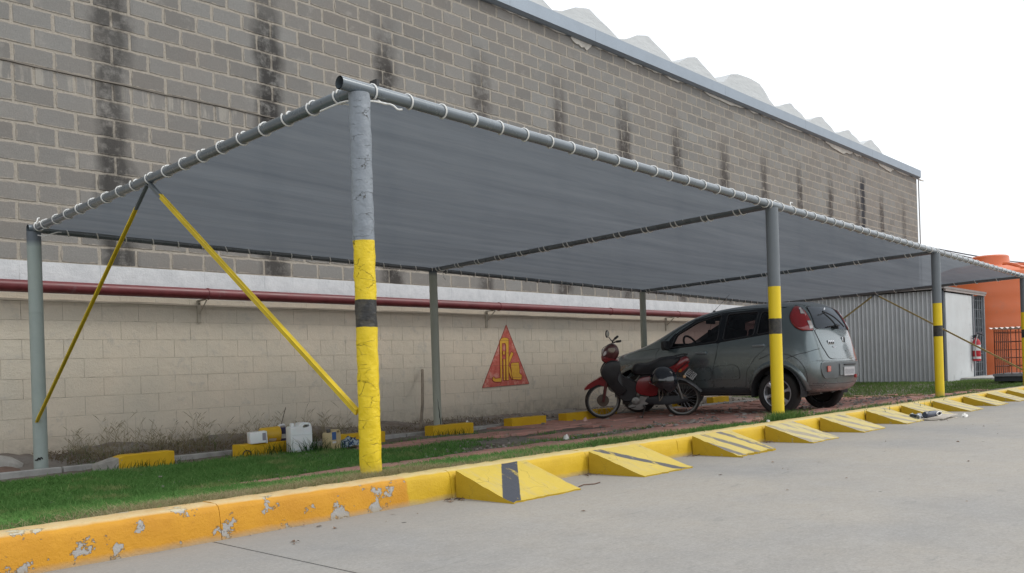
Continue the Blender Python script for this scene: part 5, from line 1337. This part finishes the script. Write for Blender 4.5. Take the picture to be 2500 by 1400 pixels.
# rear glass, hatch
WB2 = rnd([(-.56, 1.185), (.56, 1.185), (.52, 1.37), (.46, 1.505), (-.46, 1.505), (-.50, 1.37)], .05)
side_patch(WB2, .003, M_gl2, 'rear_window', cb, axis='y', grid=.07)
mb = MB(); mb.tube(surf(WB2, .004, axis='y'), .006, 6, closed=True); part('window_seal', mb, M_blkpl, cb, local=True)
HG = rnd([(-.60, 1.165), (-.55, .95), (-.44, .775), (-.36, .755), (.36, .755), (.44, .775), (.55, .95), (.60, 1.165)], .04)
h_ = side_patch(HG, .006, M_car, 'tailgate', cb, axis='y', grid=.06)
mb = MB(); mb.tube(surf(HG, .002, axis='y'), .0055, 6, closed=True); part('panel_gap', mb, M_blkpl, h_, local=True)
p = surf([(0.18, 1.02)], .012, axis='y')[0]
mb = MB(); mb.lathe([(.044, -.006), (.053, .0), (.044, .010), (.036, .004)], p, 'y', 28); part('badge_ring', mb, M_chr, h_, local=True)
mb = MB(); mb.lathe([(0, .004), (.038, .002), (.038, -.008)], p, 'y', 24); part('badge_disc', mb, mat('badge_grey', (.28, .29, .30), .3, .5), h_, local=True)
def text_mesh(txt, size, ext, mt, name, parent, M, font_sc=1.):
    cu = bpy.data.curves.new(name, 'FONT'); cu.body = txt; cu.size = size; cu.extrude = ext; cu.align_x = 'CENTER'; cu.align_y = 'CENTER'; cu.offset = size*.012*font_sc; cu.resolution_u = 3
    o = bpy.data.objects.new(name, cu); C.objects.link(o); dg = bpy.context.evaluated_depsgraph_get(); me = bpy.data.meshes.new_from_object(o.evaluated_get(dg)); bpy.data.objects.remove(o)
    me.transform(M); me.materials.clear(); me.materials.append(mt); return link(name, me, parent)
MR = Matrix(((1, 0, 0), (0, 0, 1), (0, 1, 0))).transposed()  # text x->x, text y->z, normal -y
MRear = Matrix(((1, 0, 0, 0), (0, 0, -1, 0), (0, 1, 0, 0), (0, 0, 0, 1)))
for k, ch in enumerate('uno'):
    q = surf([(-.335+k*.062, .985)], .010, axis='y')[0]
    mb = MB(); mb.box(q, (.056, .012, .062), ch=.010); bd = part('badge', mb, M_chr, h_, local=True)
    text_mesh(ch, .062, .002, M_blkpl, 'badge_letter', bd, Matrix.Translation((q[0], q[1]-.008, q[2]-.0)) @ MRear, 1.0)
q = surf([(-.20, .925)], .008, axis='y')[0]; text_mesh('way', .062, .003, M_chr, 'badge_text', h_, Matrix.Translation(q) @ MRear, 1.5)
mb = MB(); q = surf([(.16, .86)], .003, axis='y')[0]; mb.box(q, (.014, .01, .03)); part('lock', mb, M_blkpl, h_, local=True)
# wiper, high lamp
a = surf([(-.03, 1.175)], .03, axis='y')[0]; b_ = surf([(-.10, 1.38)], .028, axis='y')[0]
mb = MB(); q0 = surf([(.02, 1.19)], .035, axis='y')[0]; q1 = surf([(-.13, 1.42)], .022, axis='y')[0]; q2 = surf([(.24, 1.235)], .022, axis='y')[0]; q3 = surf([(-.24, 1.205)], .022, axis='y')[0]
mb.lathe([(0, -.03), (.02, -.025), (.024, 0), (.02, .03)], q0, 'y', 12); mb.tube([q0, surf([(.0, 1.215)], .035, axis='y')[0], surf([(.12, 1.245)], .028, axis='y')[0]], [.012, .010, .006], 8); mb.tube([q3, surf([(0, 1.222)], .018, axis='y')[0], q2], .007, 6); part('wiper', mb, M_blkpl, h_, local=True)
for (P_) in ([(-.31, 1.38), (-.19, 1.395), (-.12, 1.42)], [(-.12, 1.42), (.05, 1.30), (.13, 1.195)], [(-.10, 1.44), (.20, 1.36), (.45, 1.22)]):
    mb = MB(); mb.tube(surf(smooth2(P_, 4, False), .005, axis='y'), .008, 6); part('heater_strip', mb, M_blkpl, cb, local=True)
mb = MB(); q = surf([(0.02, 1.475)], .006, axis='y')[0]; mb.lathe([(0, -.006), (.022, -.005), (.026, .006)], q, 'y', 14); part('window_nozzle', mb, M_chr, cb, local=True)
# bumper
BP = rnd([(-.60, .49), (.60, .49), (.66, .55), (.66, .71), (-.66, .71), (-.67, .58)], .05)
bo_ = side_patch(BP, .010, mat('bumper_grey', (.12, .135, .14), .5), 'rear_bumper', cb, axis='y', grid=.06)
mb = MB(); mb.tube(surf(BP, .006, axis='y'), .007, 6, closed=True); part('bumper_edge', mb, M_car, bo_, local=True)
seam([(-.72, .735), (-.4, .725), (0, .72), (.4, .725), (.72, .735)], cb, r=.0045, axis='y')
seam([(-.74, .425), (-.4, .415), (0, .41), (.4, .415), (.74, .425)], cb, r=.005, axis='y')
for xx in (-.51,):
    mb = MB(); q = surf([(xx, .62)], .016, axis='y')[0]; mb.box(q, (.105, .015, .085), ch=.006); part('reflector', mb, mat('orange_red_lens', (.55, .07, .035), .15, coat=1), bo_, local=True)
mb = MB(); q = surf([(.12, .60)], .014, axis='y')[0]; mb.box((q[0], q[1], q[2]), (.64, .012, .165), ch=.005); rc = part('plate_recess', mb, mat('recess_grey', (.17, .185, .19), .5), bo_, local=True)
mb = MB(); mb.box((q[0], q[1]-.012, .672), (.40, .03, .016), ch=.005); part('plate_lamp_bar', mb, M_blkpl, bo_, local=True)
mb = MB(); mb.box((q[0]-.02, q[1]-.016, .575), (.38, .008, .125), ch=.004); np_ = part('number_plate', mb, mat('plate_white', (.55, .55, .56), .45, var=.15, sc=20), bo_, local=True)
mb = MB(); mb.box((q[0]-.02, q[1]-.0205, .570), (.33, .003, .07)); part('plate_field', mb, mat('plate_smudge', (.36, .36, .38), .5, var=.35, sc=45), np_, local=True)
mb = MB(); mb.box((q[0]+.16, q[1]-.03, .500), (.05, .03, .05), ch=.008); part('tow_eye', mb, mat('red_cap', (.35, .02, .02), .5), bo_, local=True)
mb = MB(); mb.tube([(-.25, .35, .33), (-.25, .06, .33)], .022, 10); mb.box((-.1, .5, .30), (.5, .25, .13), ch=.03); part('exhaust', mb, mat('rusty_steel', (.07, .055, .045), .7), car, local=True)
mb = MB(); mb.box((0, 1.85, .29), (1.36, 3.0, .06)); part('underbody', mb, M_int, car, local=True)
# roof aerial
mb = MB(); mb.tube([(-.05, 1.98, 1.565), (-.06, 1.70, 1.80)], .003, 5); mb.lathe([(0, .02), (.02, .015), (.028, -.01)], (-.05, 1.98, 1.555), 'z', 10); part('aerial', mb, M_blkpl, car, local=True)
# cabin
mb = MB(); mb.box((0, 2.62, .86), (1.36, .42, .20), ch=.06); mb.pillow([(2.42, .80), (2.60, 1.04), (2.80, 1.0), (2.85, .8)], .3, 0) if False else None; mb.box((-.36, 2.50, .97), (.40, .22, .12), ch=.05); part('dashboard', mb, M_int, car, local=True)
mb = MB(); Mst = Matrix.Rotation(R(62), 4, 'X'); mb.tube([tuple(Matrix.Translation((-.36, 2.22, 1.02)) @ (Mst @ Vector((.185*math.cos(a), .185*math.sin(a), 0)))) for a in np.linspace(0, 2*math.pi, 25)[:-1]], .016, 8, closed=True); mb.tube([(-.53, 2.22, 1.02), (-.19, 2.22, 1.02)], .02, 6); mb.tube([(-.36, 2.22, 1.02), (-.36, 2.45, .93)], .03, 8); part('steering_wheel', mb, M_int, car, local=True)
for sx in (-1, 1):
    mb = MB(); mb.box((sx*.36, 1.80, .62), (.50, .52, .16), ch=.05); mb.box((sx*.36, 1.50, .95), (.48, .14, .62), Matrix.Rotation(-.22, 3, 'X') if False else Matrix.Rotation(.22, 3, 'X'), ch=.05); st_ = part('front_seat', mb, mat('seat_fabric', (.03, .028, .03), .9), car, local=True)
    mb = MB(); mb.box((sx*.36, 1.40, 1.31), (.27, .09, .17), ch=.04); part('headrest', mb, M_int, st_, local=True)
mb = MB(); mb.box((0, .95, .64), (1.25, .5, .2), ch=.05); mb.box((0, .66, .92), (1.25, .14, .5), Matrix.Rotation(.2, 3, 'X'), ch=.05); rs_ = part('rear_seat', mb, mat('seat_fabric', (.03, .028, .03), .9), car, local=True)
for x_ in (-.38, .38): mb = MB(); mb.box((x_, .60, 1.22), (.26, .09, .15), ch=.04); part('headrest', mb, M_int, rs_, local=True)
mb = MB(); mb.box((0, 2.08, 1.40), (.26, .03, .07), ch=.01); part('rear_view_mirror', mb, M_int, car, local=True)
mb = MB(); mb.tube([(0, 2.07, 1.37), (.0, 2.10, 1.26)], .003, 4); mb.lathe([(0, -.07), (.035, -.05), (.03, .05), (.0, .06)], (0, 2.10, 1.22), 'z', 8); part('hanging_ornament', mb, M_int, car, local=True)
# wheels
tyre_p = [(.205, -.085), (.232, -.092), (.262, -.094), (.282, -.088), (.293, -.072), (.297, -.04), (.298, 0), (.297, .04), (.293, .072), (.282, .088), (.262, .094), (.232, .092), (.205, .085)]
def car_wheel(x, y, sx, proto=[]):
    w_ = link('wheel', proto[0], car, (x, y, WZ), (0, 0, 0 if sx > 0 else math.pi)) if proto else None
    if w_ is None:
        mb = MB(); mb.lathe(tyre_p, (0, 0, 0), 'x', 40); me = mesh_from(mb, 'tyre', M_tyre, 50); proto.append(me)
        mb = MB()
        mb.lathe([(.205, -.085), (.208, .080), (.200, .090), (.190, .088), (.186, .05), (.180, -.02)], (0, 0, 0), 'x', 40); proto.append(mesh_from(mb, 'rim', M_alloy, 40))
        mb = MB(); 
        for k in range(6):
            a = 2*math.pi*k/6+.3; u = Vector((0, math.cos(a), math.sin(a))); v = Vector((0, -math.sin(a), math.cos(a)))
            V = []
            for (r_, hw, xx) in ((.03, .026, .072), (.10, .018, .070), (.15, .022, .066), (.188, .040, .072)):
                for s1, dx in ((-1, 0), (-.55, .010), (.55, .010), (1, 0)): V.append(tuple(u*r_+v*hw*s1+Vector((xx+dx, 0, 0))))
            mb.add(V, [(i*4+j, i*4+j+1, (i+1)*4+j+1, (i+1)*4+j) for i in range(3) for j in range(3)])
        proto.append(mesh_from(mb, 'spokes', M_alloy, 30))
        mb = MB(); mb.lathe([(0, .088), (.028, .086), (.036, .076), (.040, .06)], (0, 0, 0), 'x', 20); proto.append(mesh_from(mb, 'hub_cap', M_alloy, 40))
        mb = MB(); mb.lathe([(0, .01), (.19, .01), (.19, -.05)], (0, 0, 0), 'x', 28); proto.append(mesh_from(mb, 'brake_drum', mat('brake_dark', (.03, .028, .026), .7), 40))
        w_ = link('wheel', proto[0], car, (x, y, WZ), (0, 0, 0 if sx > 0 else math.pi))
    for k, nm in enumerate(('rim', 'spokes', 'hub_cap', 'brake_drum')): link(nm, proto[k+1], w_)
for y in WY:
    for sx in (-1, 1): car_wheel(sx*.735, y, sx)

# ================================================================== MOTORBIKE
HD = R(128.956)
bike = thing('motorbike', 'red and black underbone motorbike on its side stand beside the grey car', 'motorbike', (11.42, 6.99, -.115), HD, rx=R(-8))
M_bred = mat('bike_red', (.20, .010, .014), .3, var=.15, coat=.6, dirt=(.16, .06, .05), dsc=6, dth=.66); M_bblk = mat('bike_black', (.016, .017, .019), .38, var=.2, dirt=(.05, .045, .04), dsc=5, dth=.6)
M_seat = mat('bike_seat', (.012, .013, .016), .55); M_eng = mat('engine_alloy', (.27, .265, .25), .42, metal=.6, var=.25, bump=.002); M_btyre = mat('bike_tyre', (.020, .018, .016), .85, dirt=(.09, .06, .045), dsc=5, dth=.55)
M_dks = mat('dark_steel', (.05, .042, .038), .55, metal=.4, var=.3)
FWX, RWX, RAD = 1.20, .02, .272
def bike_wheel(x, drum, rz=0.):
    w_ = MB(); prof = [(RAD-.042, -.024), (RAD-.02, -.033), (RAD-.006, -.026), (RAD, -.010), (RAD, .010), (RAD-.006, .026), (RAD-.02, .033), (RAD-.042, .024)]
    w_.lathe(prof, (0, 0, 0), 'y', 44); wh_ = link('wheel', mesh_from(w_, 'wheel', M_btyre, 50), bike, (x, 0, RAD), (0, 0, rz))
    m_ = MB(); m_.lathe([(RAD-.038, -.026), (RAD-.055, -.018), (RAD-.058, 0), (RAD-.055, .018), (RAD-.038, .026), (RAD-.045, 0), (RAD-.038, -.026)], (0, 0, 0), 'y', 44); part('rim', m_, mat('dull_rim', (.17, .165, .155), .45, metal=.6, var=.3), wh_, local=True)
    m_ = MB(); m_.lathe([(0, -.045), (.025, -.045), (drum, -.030), (drum, .030), (.03, .04), (.0, .05)], (0, 0, 0), 'y', 28); part('drum', m_, mat('rusty_drum', (.11, .085, .065), .6, metal=.3, var=.3), wh_, local=True)
    for k in range(28):
        a = 2*math.pi*k/28; b = a+(.22 if k % 2 else -.22); s_ = .024 if k % 4 < 2 else -.024
        m_ = MB(); m_.rod((drum*.9*math.cos(b), s_, drum*.9*math.sin(b)), ((RAD-.052)*math.cos(a), 0, (RAD-.052)*math.sin(a)), .0018, 4); part('spoke', m_, M_alloy, wh_, local=True)
    return wh_
fwh = bike_wheel(FWX, .088, R(10)); rwh = bike_wheel(RWX, .065)
def bp_(name, fn, mt, sm=40, parent=None, label=None):
    mb = MB(); fn(mb); return part(name, mb, mt, parent or bike, local=True, smooth=sm, label=label)
def arc(cx, cz, r_, a0, a1, n): return [(cx+r_*math.cos(a), cz+r_*math.sin(a)) for a in np.linspace(a0, a1, n)]
def shell(mb, pts, hw, drop):  # mudguard: strip following pts with rounded cross-section
    V = []; n = len(pts)
    for i, (x, z) in enumerate(pts):
        w_ = hw[i] if isinstance(hw, list) else hw; d_ = drop
        p = Vector((pts[max(i-1, 0)][0], 0, pts[max(i-1, 0)][1])); q = Vector((pts[min(i+1, n-1)][0], 0, pts[min(i+1, n-1)][1])); t = (q-p).normalized(); nn = Vector((-t.z, 0, t.x))
        if nn.z < 0: nn = -nn
        for (s_, k) in ((-1, -d_), (-.85, -d_*.3), (-.4, .0), (.4, 0), (.85, -d_*.3), (1, -d_)): V.append(tuple(Vector((x, s_*w_, z))+nn*k))
    mb.add(V, [(i*6+k, i*6+k+1, (i+1)*6+k+1, (i+1)*6+k) for i in range(n-1) for k in range(5)])
# forks, fender
bp_('front_fork', lambda m: [m.tube([(1.195, s*.058, .262), (1.15, s*.058, .50), (1.06, s*.05, .80)], [.020, .022, .018], 10) for s in (-1, 1)], mat('fork_red_brown', (.10, .022, .02), .5))
def ff(m):
    m.pillow([(1.475, .445), (1.43, .52), (1.30, .60), (1.17, .66), (1.10, .60), (1.14, .48), (1.26, .525), (1.38, .47)], .058, 0, (.96, .99, 1), 3)
bp_('front_fender', ff, M_bred)
# leg shield and inner cover
bp_('leg_shield', lambda m: [m.pillow([(1.225, .68), (1.19, .80), (1.10, .88), (.96, .87), (.935, .74), (.98, .62), (.93, .52), (.86, .44), (.93, .36), (1.06, .44), (1.14, .56)], .035, s*.105, (.9, .97, 1), 3) for s in (-1, 1)], M_bblk)
bp_('down_tube_cover', lambda m: m.pillow([(1.17, .60), (1.14, .80), (.97, .86), (.925, .70), (.86, .62), (.66, .525), (.69, .44), (.70, .34), (.77, .26), (.90, .26), (1.05, .42)], .085, 0, (.92, .98, 1), 3), M_bblk)
bp_('cover_vent', lambda m: [m.box((.87+.012*k, .092, .42-.03*k), (.05, .012, .014), ch=.003) for k in range(3)], M_seat)
# headlight cowl
bp_('headlight_cowl', lambda m: m.pillow([(1.20, .90), (1.19, 1.00), (1.13, 1.09), (1.04, 1.13), (.965, 1.08), (.945, .98), (.99, .90), (1.06, .86), (1.14, .86)], .095, 0, (.72, .92, 1), 3), mat('bike_maroon', (.09, .022, .022), .35, coat=.5))
bp_('cowl_lower', lambda m: m.pillow([(1.205, .885), (1.20, .96), (1.12, .945), (1.0, .90), (.96, .87), (1.0, .835), (1.08, .835), (1.16, .85)], .102, 0, (.75, .93, 1), 3), M_bred)
bp_('headlight', lambda m: m.lathe([(0, .025), (.05, .018), (.075, 0), (.07, -.03)], (1.185, 0, .975), 'x', 20), M_lensc)
bp_('turn_signal', lambda m: m.pillow([(1.19, .95), (1.17, 1.01), (1.14, 1.03), (1.14, .98)], .012, .088, (.9, .97, 1), 3), M_lensc)
bp_('speedometer', lambda m: m.lathe([(0, .012), (.045, .010), (.055, 0), (.055, -.02)], (0, 0, 0), 'z', 20, M=Matrix.Rotation(R(-62), 3, 'X') @ Matrix.Identity(3)), mat('dial_tan', (.36, .30, .24), .35)).location = (1.055, .092, 1.055)
bp_('handlebar', lambda m: [m.tube([(1.04, 0, 1.10), (1.03, s*.08, 1.15), (.99, s*.20, 1.175), (.95, s*.27, 1.19)], .011, 8) for s in (-1, 1)], M_dks)
bp_('grip', lambda m: [m.tube([(.985, s*.21, 1.177), (.94, s*.31, 1.195)], .018, 10) for s in (-1, 1)], M_seat)
bp_('brake_lever', lambda m: [m.tube([(1.03, s*.16, 1.155), (1.05, s*.24, 1.15), (1.03, s*.32, 1.16)], .005, 6) for s in (-1, 1)], M_alloy)
mr = bp_('mirror', lambda m: [m.tube([(1.02, .15, 1.165), (1.07, .19, 1.20), (1.10, .22, 1.245)], .006, 6), m.lathe([(0, .012), (.03, .010), (.040, 0), (.036, -.006), (0, -.006)], (0, 0, 0), 'x', 20, M=Matrix.Diagonal((1, .75, 1.35)))], M_seat) if False else None
bp_('mirror_stem', lambda m: m.tube([(1.03, .13, 1.155), (1.06, .18, 1.19), (1.10, .21, 1.245)], .006, 6), M_seat)
mb = MB(); Mm = Matrix.Rotation(R(-50), 3, 'Z') @ Matrix.Diagonal((1, .95, 1.55)); mb.lathe([(0, .010), (.028, .009), (.037, 0), (.034, -.012), (0, -.02)], (0, 0, 0), 'x', 24, M=Mm); o = part('mirror', mb, M_seat, bike, local=True); o.location = (1.125, .215, 1.295)
mb = MB(); mb.lathe([(0, -.021), (.030, -.019)], (0, 0, 0), 'x', 24, M=Mm); o2 = part('mirror_glass', mb, mat('mirror_face', (.5, .48, .43), .15, .6), o, local=True)
# seat, side covers, tail
bp_('seat', lambda m: m.pillow([(.755, .69), (.745, .77), (.68, .815), (.54, .81), (.42, .85), (.30, .895), (.12, .905), (.05, .87), (.12, .79), (.30, .72), (.45, .66), (.66, .645)], .115, 0, (.84, .95, 1), 3), M_seat)
bp_('side_cover', lambda m: [m.pillow([(.715, .46), (.66, .60), (.47, .64), (.30, .67), (.22, .60), (.36, .50), (.39, .40), (.42, .34), (.55, .34), (.68, .38)], .022, s*.09, (.93, .98, 1), 3) for s in (-1, 1)], M_bred)
bp_('frame_body', lambda m: m.pillow([(.70, .48), (.64, .64), (.10, .80), (.06, .70), (.30, .56), (.40, .40), (.60, .36)], .08, 0, (.95, .98, 1), 2), M_bblk)
bp_('tail_cowl', lambda m: m.pillow([(.34, .68), (.22, .80), (.08, .86), (-.01, .905), (-.07, .885), (-.09, .82), (.0, .76), (.08, .69), (.16, .645), (.28, .62)], .095, 0, (.78, .94, 1), 3), M_bred)
bp_('tail_gap', lambda m: m.tube([(.10, .098, .70), (.0, .098, .79), (-.07, .09, .855)], .006, 5), M_seat)
bp_('tail_lamp', lambda m: m.pillow([(-.06, .80), (-.01, .82), (.10, .715), (.09, .67), (.04, .67), (-.07, .76)], .075, 0, (.85, .96, 1), 3), M_lens)
bp_('tail_lamp_amber', lambda m: m.pillow([(.09, .71), (.05, .74), (.03, .70), (.06, .67)], .082, 0, (.9, .97, 1), 3), mat('amber_lens', (.42, .14, .03), .2, coat=1))
bp_('grab_rail', lambda m: m.tube([(.22, .10, .83), (.10, .11, .90), (-.02, .08, .925), (-.06, 0, .93), (-.02, -.08, .925), (.10, -.11, .90), (.22, -.10, .83)], .011, 8), M_bblk)
def rfnd(m):
    pts = [(.30, .56), (.18, .60), (.06, .60), (-.03, .575), (-.10, .53), (-.18, .47), (-.245, .41), (-.275, .385)]; shell(m, pts, [.06, .062, .065, .066, .066, .064, .058, .04], .035)
bp_('rear_fender', rfnd, mat('fender_grey', (.12, .125, .13), .5, var=.2, dirt=(.2, .19, .18), dsc=8, dth=.5), 60)
# number plate facing back-left
plM = Matrix(((-.53, .776, -.342, -.105), (-.754, -.245, .607, .04), (.387, .58, .715, .635), (0, 0, 0, 1)))
mb = MB(); mb.box((0, 0, 0), (.165, .145, .004), ch=.0015); mb.v = [tuple(plM @ Vector(v)) for v in mb.v]; npb = part('number_plate', mb, mat('plate_rim', (.55, .54, .52), .5), bike, local=True)
mb = MB(); mb.box((0, 0, .0035), (.142, .122, .004)); mb.v = [tuple(plM @ Vector(v)) for v in mb.v]; part('plate_field', mb, mat('plate_black', (.02, .02, .022), .5), npb, local=True)
M_let = mat('plate_letters', (.55, .54, .52), .5)
text_mesh('033', .068, .0008, M_let, 'plate_text', npb, plM @ Matrix.Translation((0, .027, .0062))); text_mesh('GDZ', .064, .0008, M_let, 'plate_text', npb, plM @ Matrix.Translation((0, -.032, .0062)))
bp_('rear_indicator', lambda m: [m.lathe([(0, .018), (.022, .012), (.026, -.01)], (-.0, s*.12, .615), 'y', 14) for s in (1,)], mat('indicator_tan', (.55, .33, .14), .25, coat=1))
bp_('indicator_stem', lambda m: m.tube([(0, -.12, .615), (0, .12, .615)], .008, 6), M_seat)
# engine, exhaust, swing arm, shocks, stand, chain
bp_('engine', lambda m: [m.lathe([(0, .055), (.045, .053), (.062, .04), (.066, 0), (.066, -.10)], (.715, .055, .265), 'y', 24), m.box((.62, 0, .255), (.22, .15, .12), Matrix.Rotation(.2, 3, 'Y'), ch=.02), m.lathe([(0, .02), (.03, .018), (.034, 0)], (.715, .112, .265), 'y', 16)], M_eng)
bp_('cylinder_head', lambda m: [m.box((.80+.017*k, 0, .27), (.008, .13, .12), ch=.002) for k in range(7)], M_dks)
bp_('crankcase', lambda m: [m.pillow([(.83, .18), (.77, .22), (.62, .21), (.57, .17), (.66, .125), (.77, .14)], .06, 0.02, (.9, .97, 1), 3), m.pillow([(.60, .33), (.66, .34), (.67, .22), (.55, .20), (.51, .25), (.52, .32)], .07, 0.01, (.9, .97, 1), 2)], M_eng)
bp_('exhaust', lambda m: m.tube([(.90, -.05, .22), (.78, -.10, .16), (.55, -.12, .16), (.30, -.13, .20), (-.12, -.14, .26)], [.014, .014, .016, .030, .028], 12), mat('sooty_steel', (.022, .020, .018), .6))
bp_('swing_arm', lambda m: [m.tube([(.52, s*.07, .26), (.02, s*.065, .27)], .014, 8) for s in (-1, 1)], M_dks)
bp_('chain_cover', lambda m: m.pillow([(.55, .31), (.10, .33), (-.06, .27), (.02, .21), (.5, .20)], .010, .075, (.96, .99, 1), 2), M_seat)
bp_('shock_absorber', lambda m: [m.tube([(.03, s*.09, .28), (.13, s*.095, .60)], .018, 10) for s in (-1, 1)]+[m.tube([(.05+.003*k, .09+.022*math.cos(k*.9), .33+.0055*k+.022*0) for k in range(42)], .004, 4)], M_eng)
bp_('foot_peg', lambda m: [m.tube([(.60, s*.06, .185), (.60, s*.19, .185)], .013, 8) for s in (-1, 1)]+[m.tube([(.72, .09, .18), (.80, .13, .17), (.86, .14, .19)], .007, 6)], M_dks)
bp_('side_stand', lambda m: [m.tube([(.58, .07, .17), (.62, .14, .06), (.645, .185, -.022)], [.010, .009, .008], 8), m.box((.65, .19, -.020), (.05, .03, .008))], M_dks)
bp_('cables', lambda m: [m.tube(smooth2([(1.03, .06, 1.14), (1.20, .10, 1.05), (1.13, .09, .80), (1.14, .07, .55), (1.19, .06, .30)], 4, False), .004, 5)], M_seat)
# helmet hanging on the left side
hM = Matrix.Rotation(R(158), 4, 'Z') @ Matrix.Rotation(R(38), 4, 'Y') @ Matrix.Rotation(R(-10), 4, 'X') @ Matrix.Scale(1.12, 4)
bM = Matrix.Translation((11.42, 6.99, -.115)) @ Matrix.Rotation(HD, 4, 'Z') @ Matrix.Rotation(R(-8), 4, 'X')
hp = bM @ Vector((.32, .285, .60))
hel = thing('helmet', 'glossy black open face helmet hanging on the left side of the motorbike', 'helmet', hp); hel.rotation_euler = (Matrix.Rotation(HD, 4, 'Z') @ hM).to_euler(); hel.scale = (1.38,)*3
M_hel = mat('helmet_black', (.006, .008, .014), .08, var=.1, coat=1.0)
bm = bmesh.new(); bmesh.ops.create_uvsphere(bm, u_segments=40, v_segments=28, radius=1)
keep = []
for v in bm.verts:
    p = v.co; v.co = Vector((p.x*.150, p.y*.128, p.z*.142))
dl = [f for f in bm.faces if (f.calc_center_median().z < -.10) or (f.calc_center_median().x > .070 and -.085 < f.calc_center_median().z < .035 and abs(f.calc_center_median().y) < .10)]
bmesh.ops.delete(bm, geom=dl, context='FACES')
mb = MB(); bm.verts.ensure_lookup_table(); mb.add([tuple(v.co) for v in bm.verts], [tuple(v.index for v in f.verts) for f in bm.faces]); bm.free(); part('helmet_shell', mb, M_hel, hel, local=True, smooth=60)
bm = bmesh.new(); bmesh.ops.create_uvsphere(bm, u_segments=32, v_segments=20, radius=1)
for v in bm.verts: v.co = Vector((v.co.x*.134, v.co.y*.115, v.co.z*.125))
bmesh.ops.delete(bm, geom=[f for f in bm.faces if f.calc_center_median().z < -.095], context='FACES')
mb = MB(); bm.verts.ensure_lookup_table(); mb.add([tuple(v.co) for v in bm.verts], [tuple(v.index for v in f.verts) for f in bm.faces]); bm.free(); part('lining', mb, M_seat, hel, local=True, smooth=60)
bm = bmesh.new(); bmesh.ops.create_uvsphere(bm, u_segments=48, v_segments=24, radius=1)
for v in bm.verts: v.co = Vector((v.co.x*.152, v.co.y*.131, v.co.z*.141))
bmesh.ops.delete(bm, geom=[f for f in bm.faces if not (f.calc_center_median().x > .045 and -.075 < f.calc_center_median().z < .05)], context='FACES')
mb = MB(); bm.verts.ensure_lookup_table(); mb.add([tuple(v.co) for v in bm.verts], [tuple(v.index for v in f.verts) for f in bm.faces]); bm.free(); part('visor', mb, mat('visor_dark', (.02, .024, .03), .05, coat=1.0), hel, local=True, smooth=60)
mb = MB(); mb.tube([(.147*math.cos(a)*.78, .127*math.sin(a)*.99, -.088+.03*math.cos(a)) for a in np.linspace(.25, 2.9, 14)], .0035, 6); mb.tube([(.147*math.cos(a)*.84, .127*math.sin(a)*1.0, -.070+.03*math.cos(a)) for a in np.linspace(.35, 2.8, 14)], .0025, 6); part('white_stripe', mb, mat('silver_stripe', (.6, .6, .62), .3), hel, local=True)
mb = MB(); mb.tube([(-.06, .116, .055), (-.035, .122, .045), (-.015, .124, .03), (-.03, .125, .005), (-.015, .125, -.01)], .004, 5); part('logo_squiggle', mb, mat('silver_stripe', (.6, .6, .62), .3), hel, local=True)
mb = MB(); mb.tube([(.05, .07, -.10), (.09, .04, -.15), (.10, 0, -.20), (.07, -.04, -.16), (.03, -.07, -.1)], .006, 6); part('chin_strap', mb, mat('strap_tan', (.15, .12, .09), .8), hel, local=True)
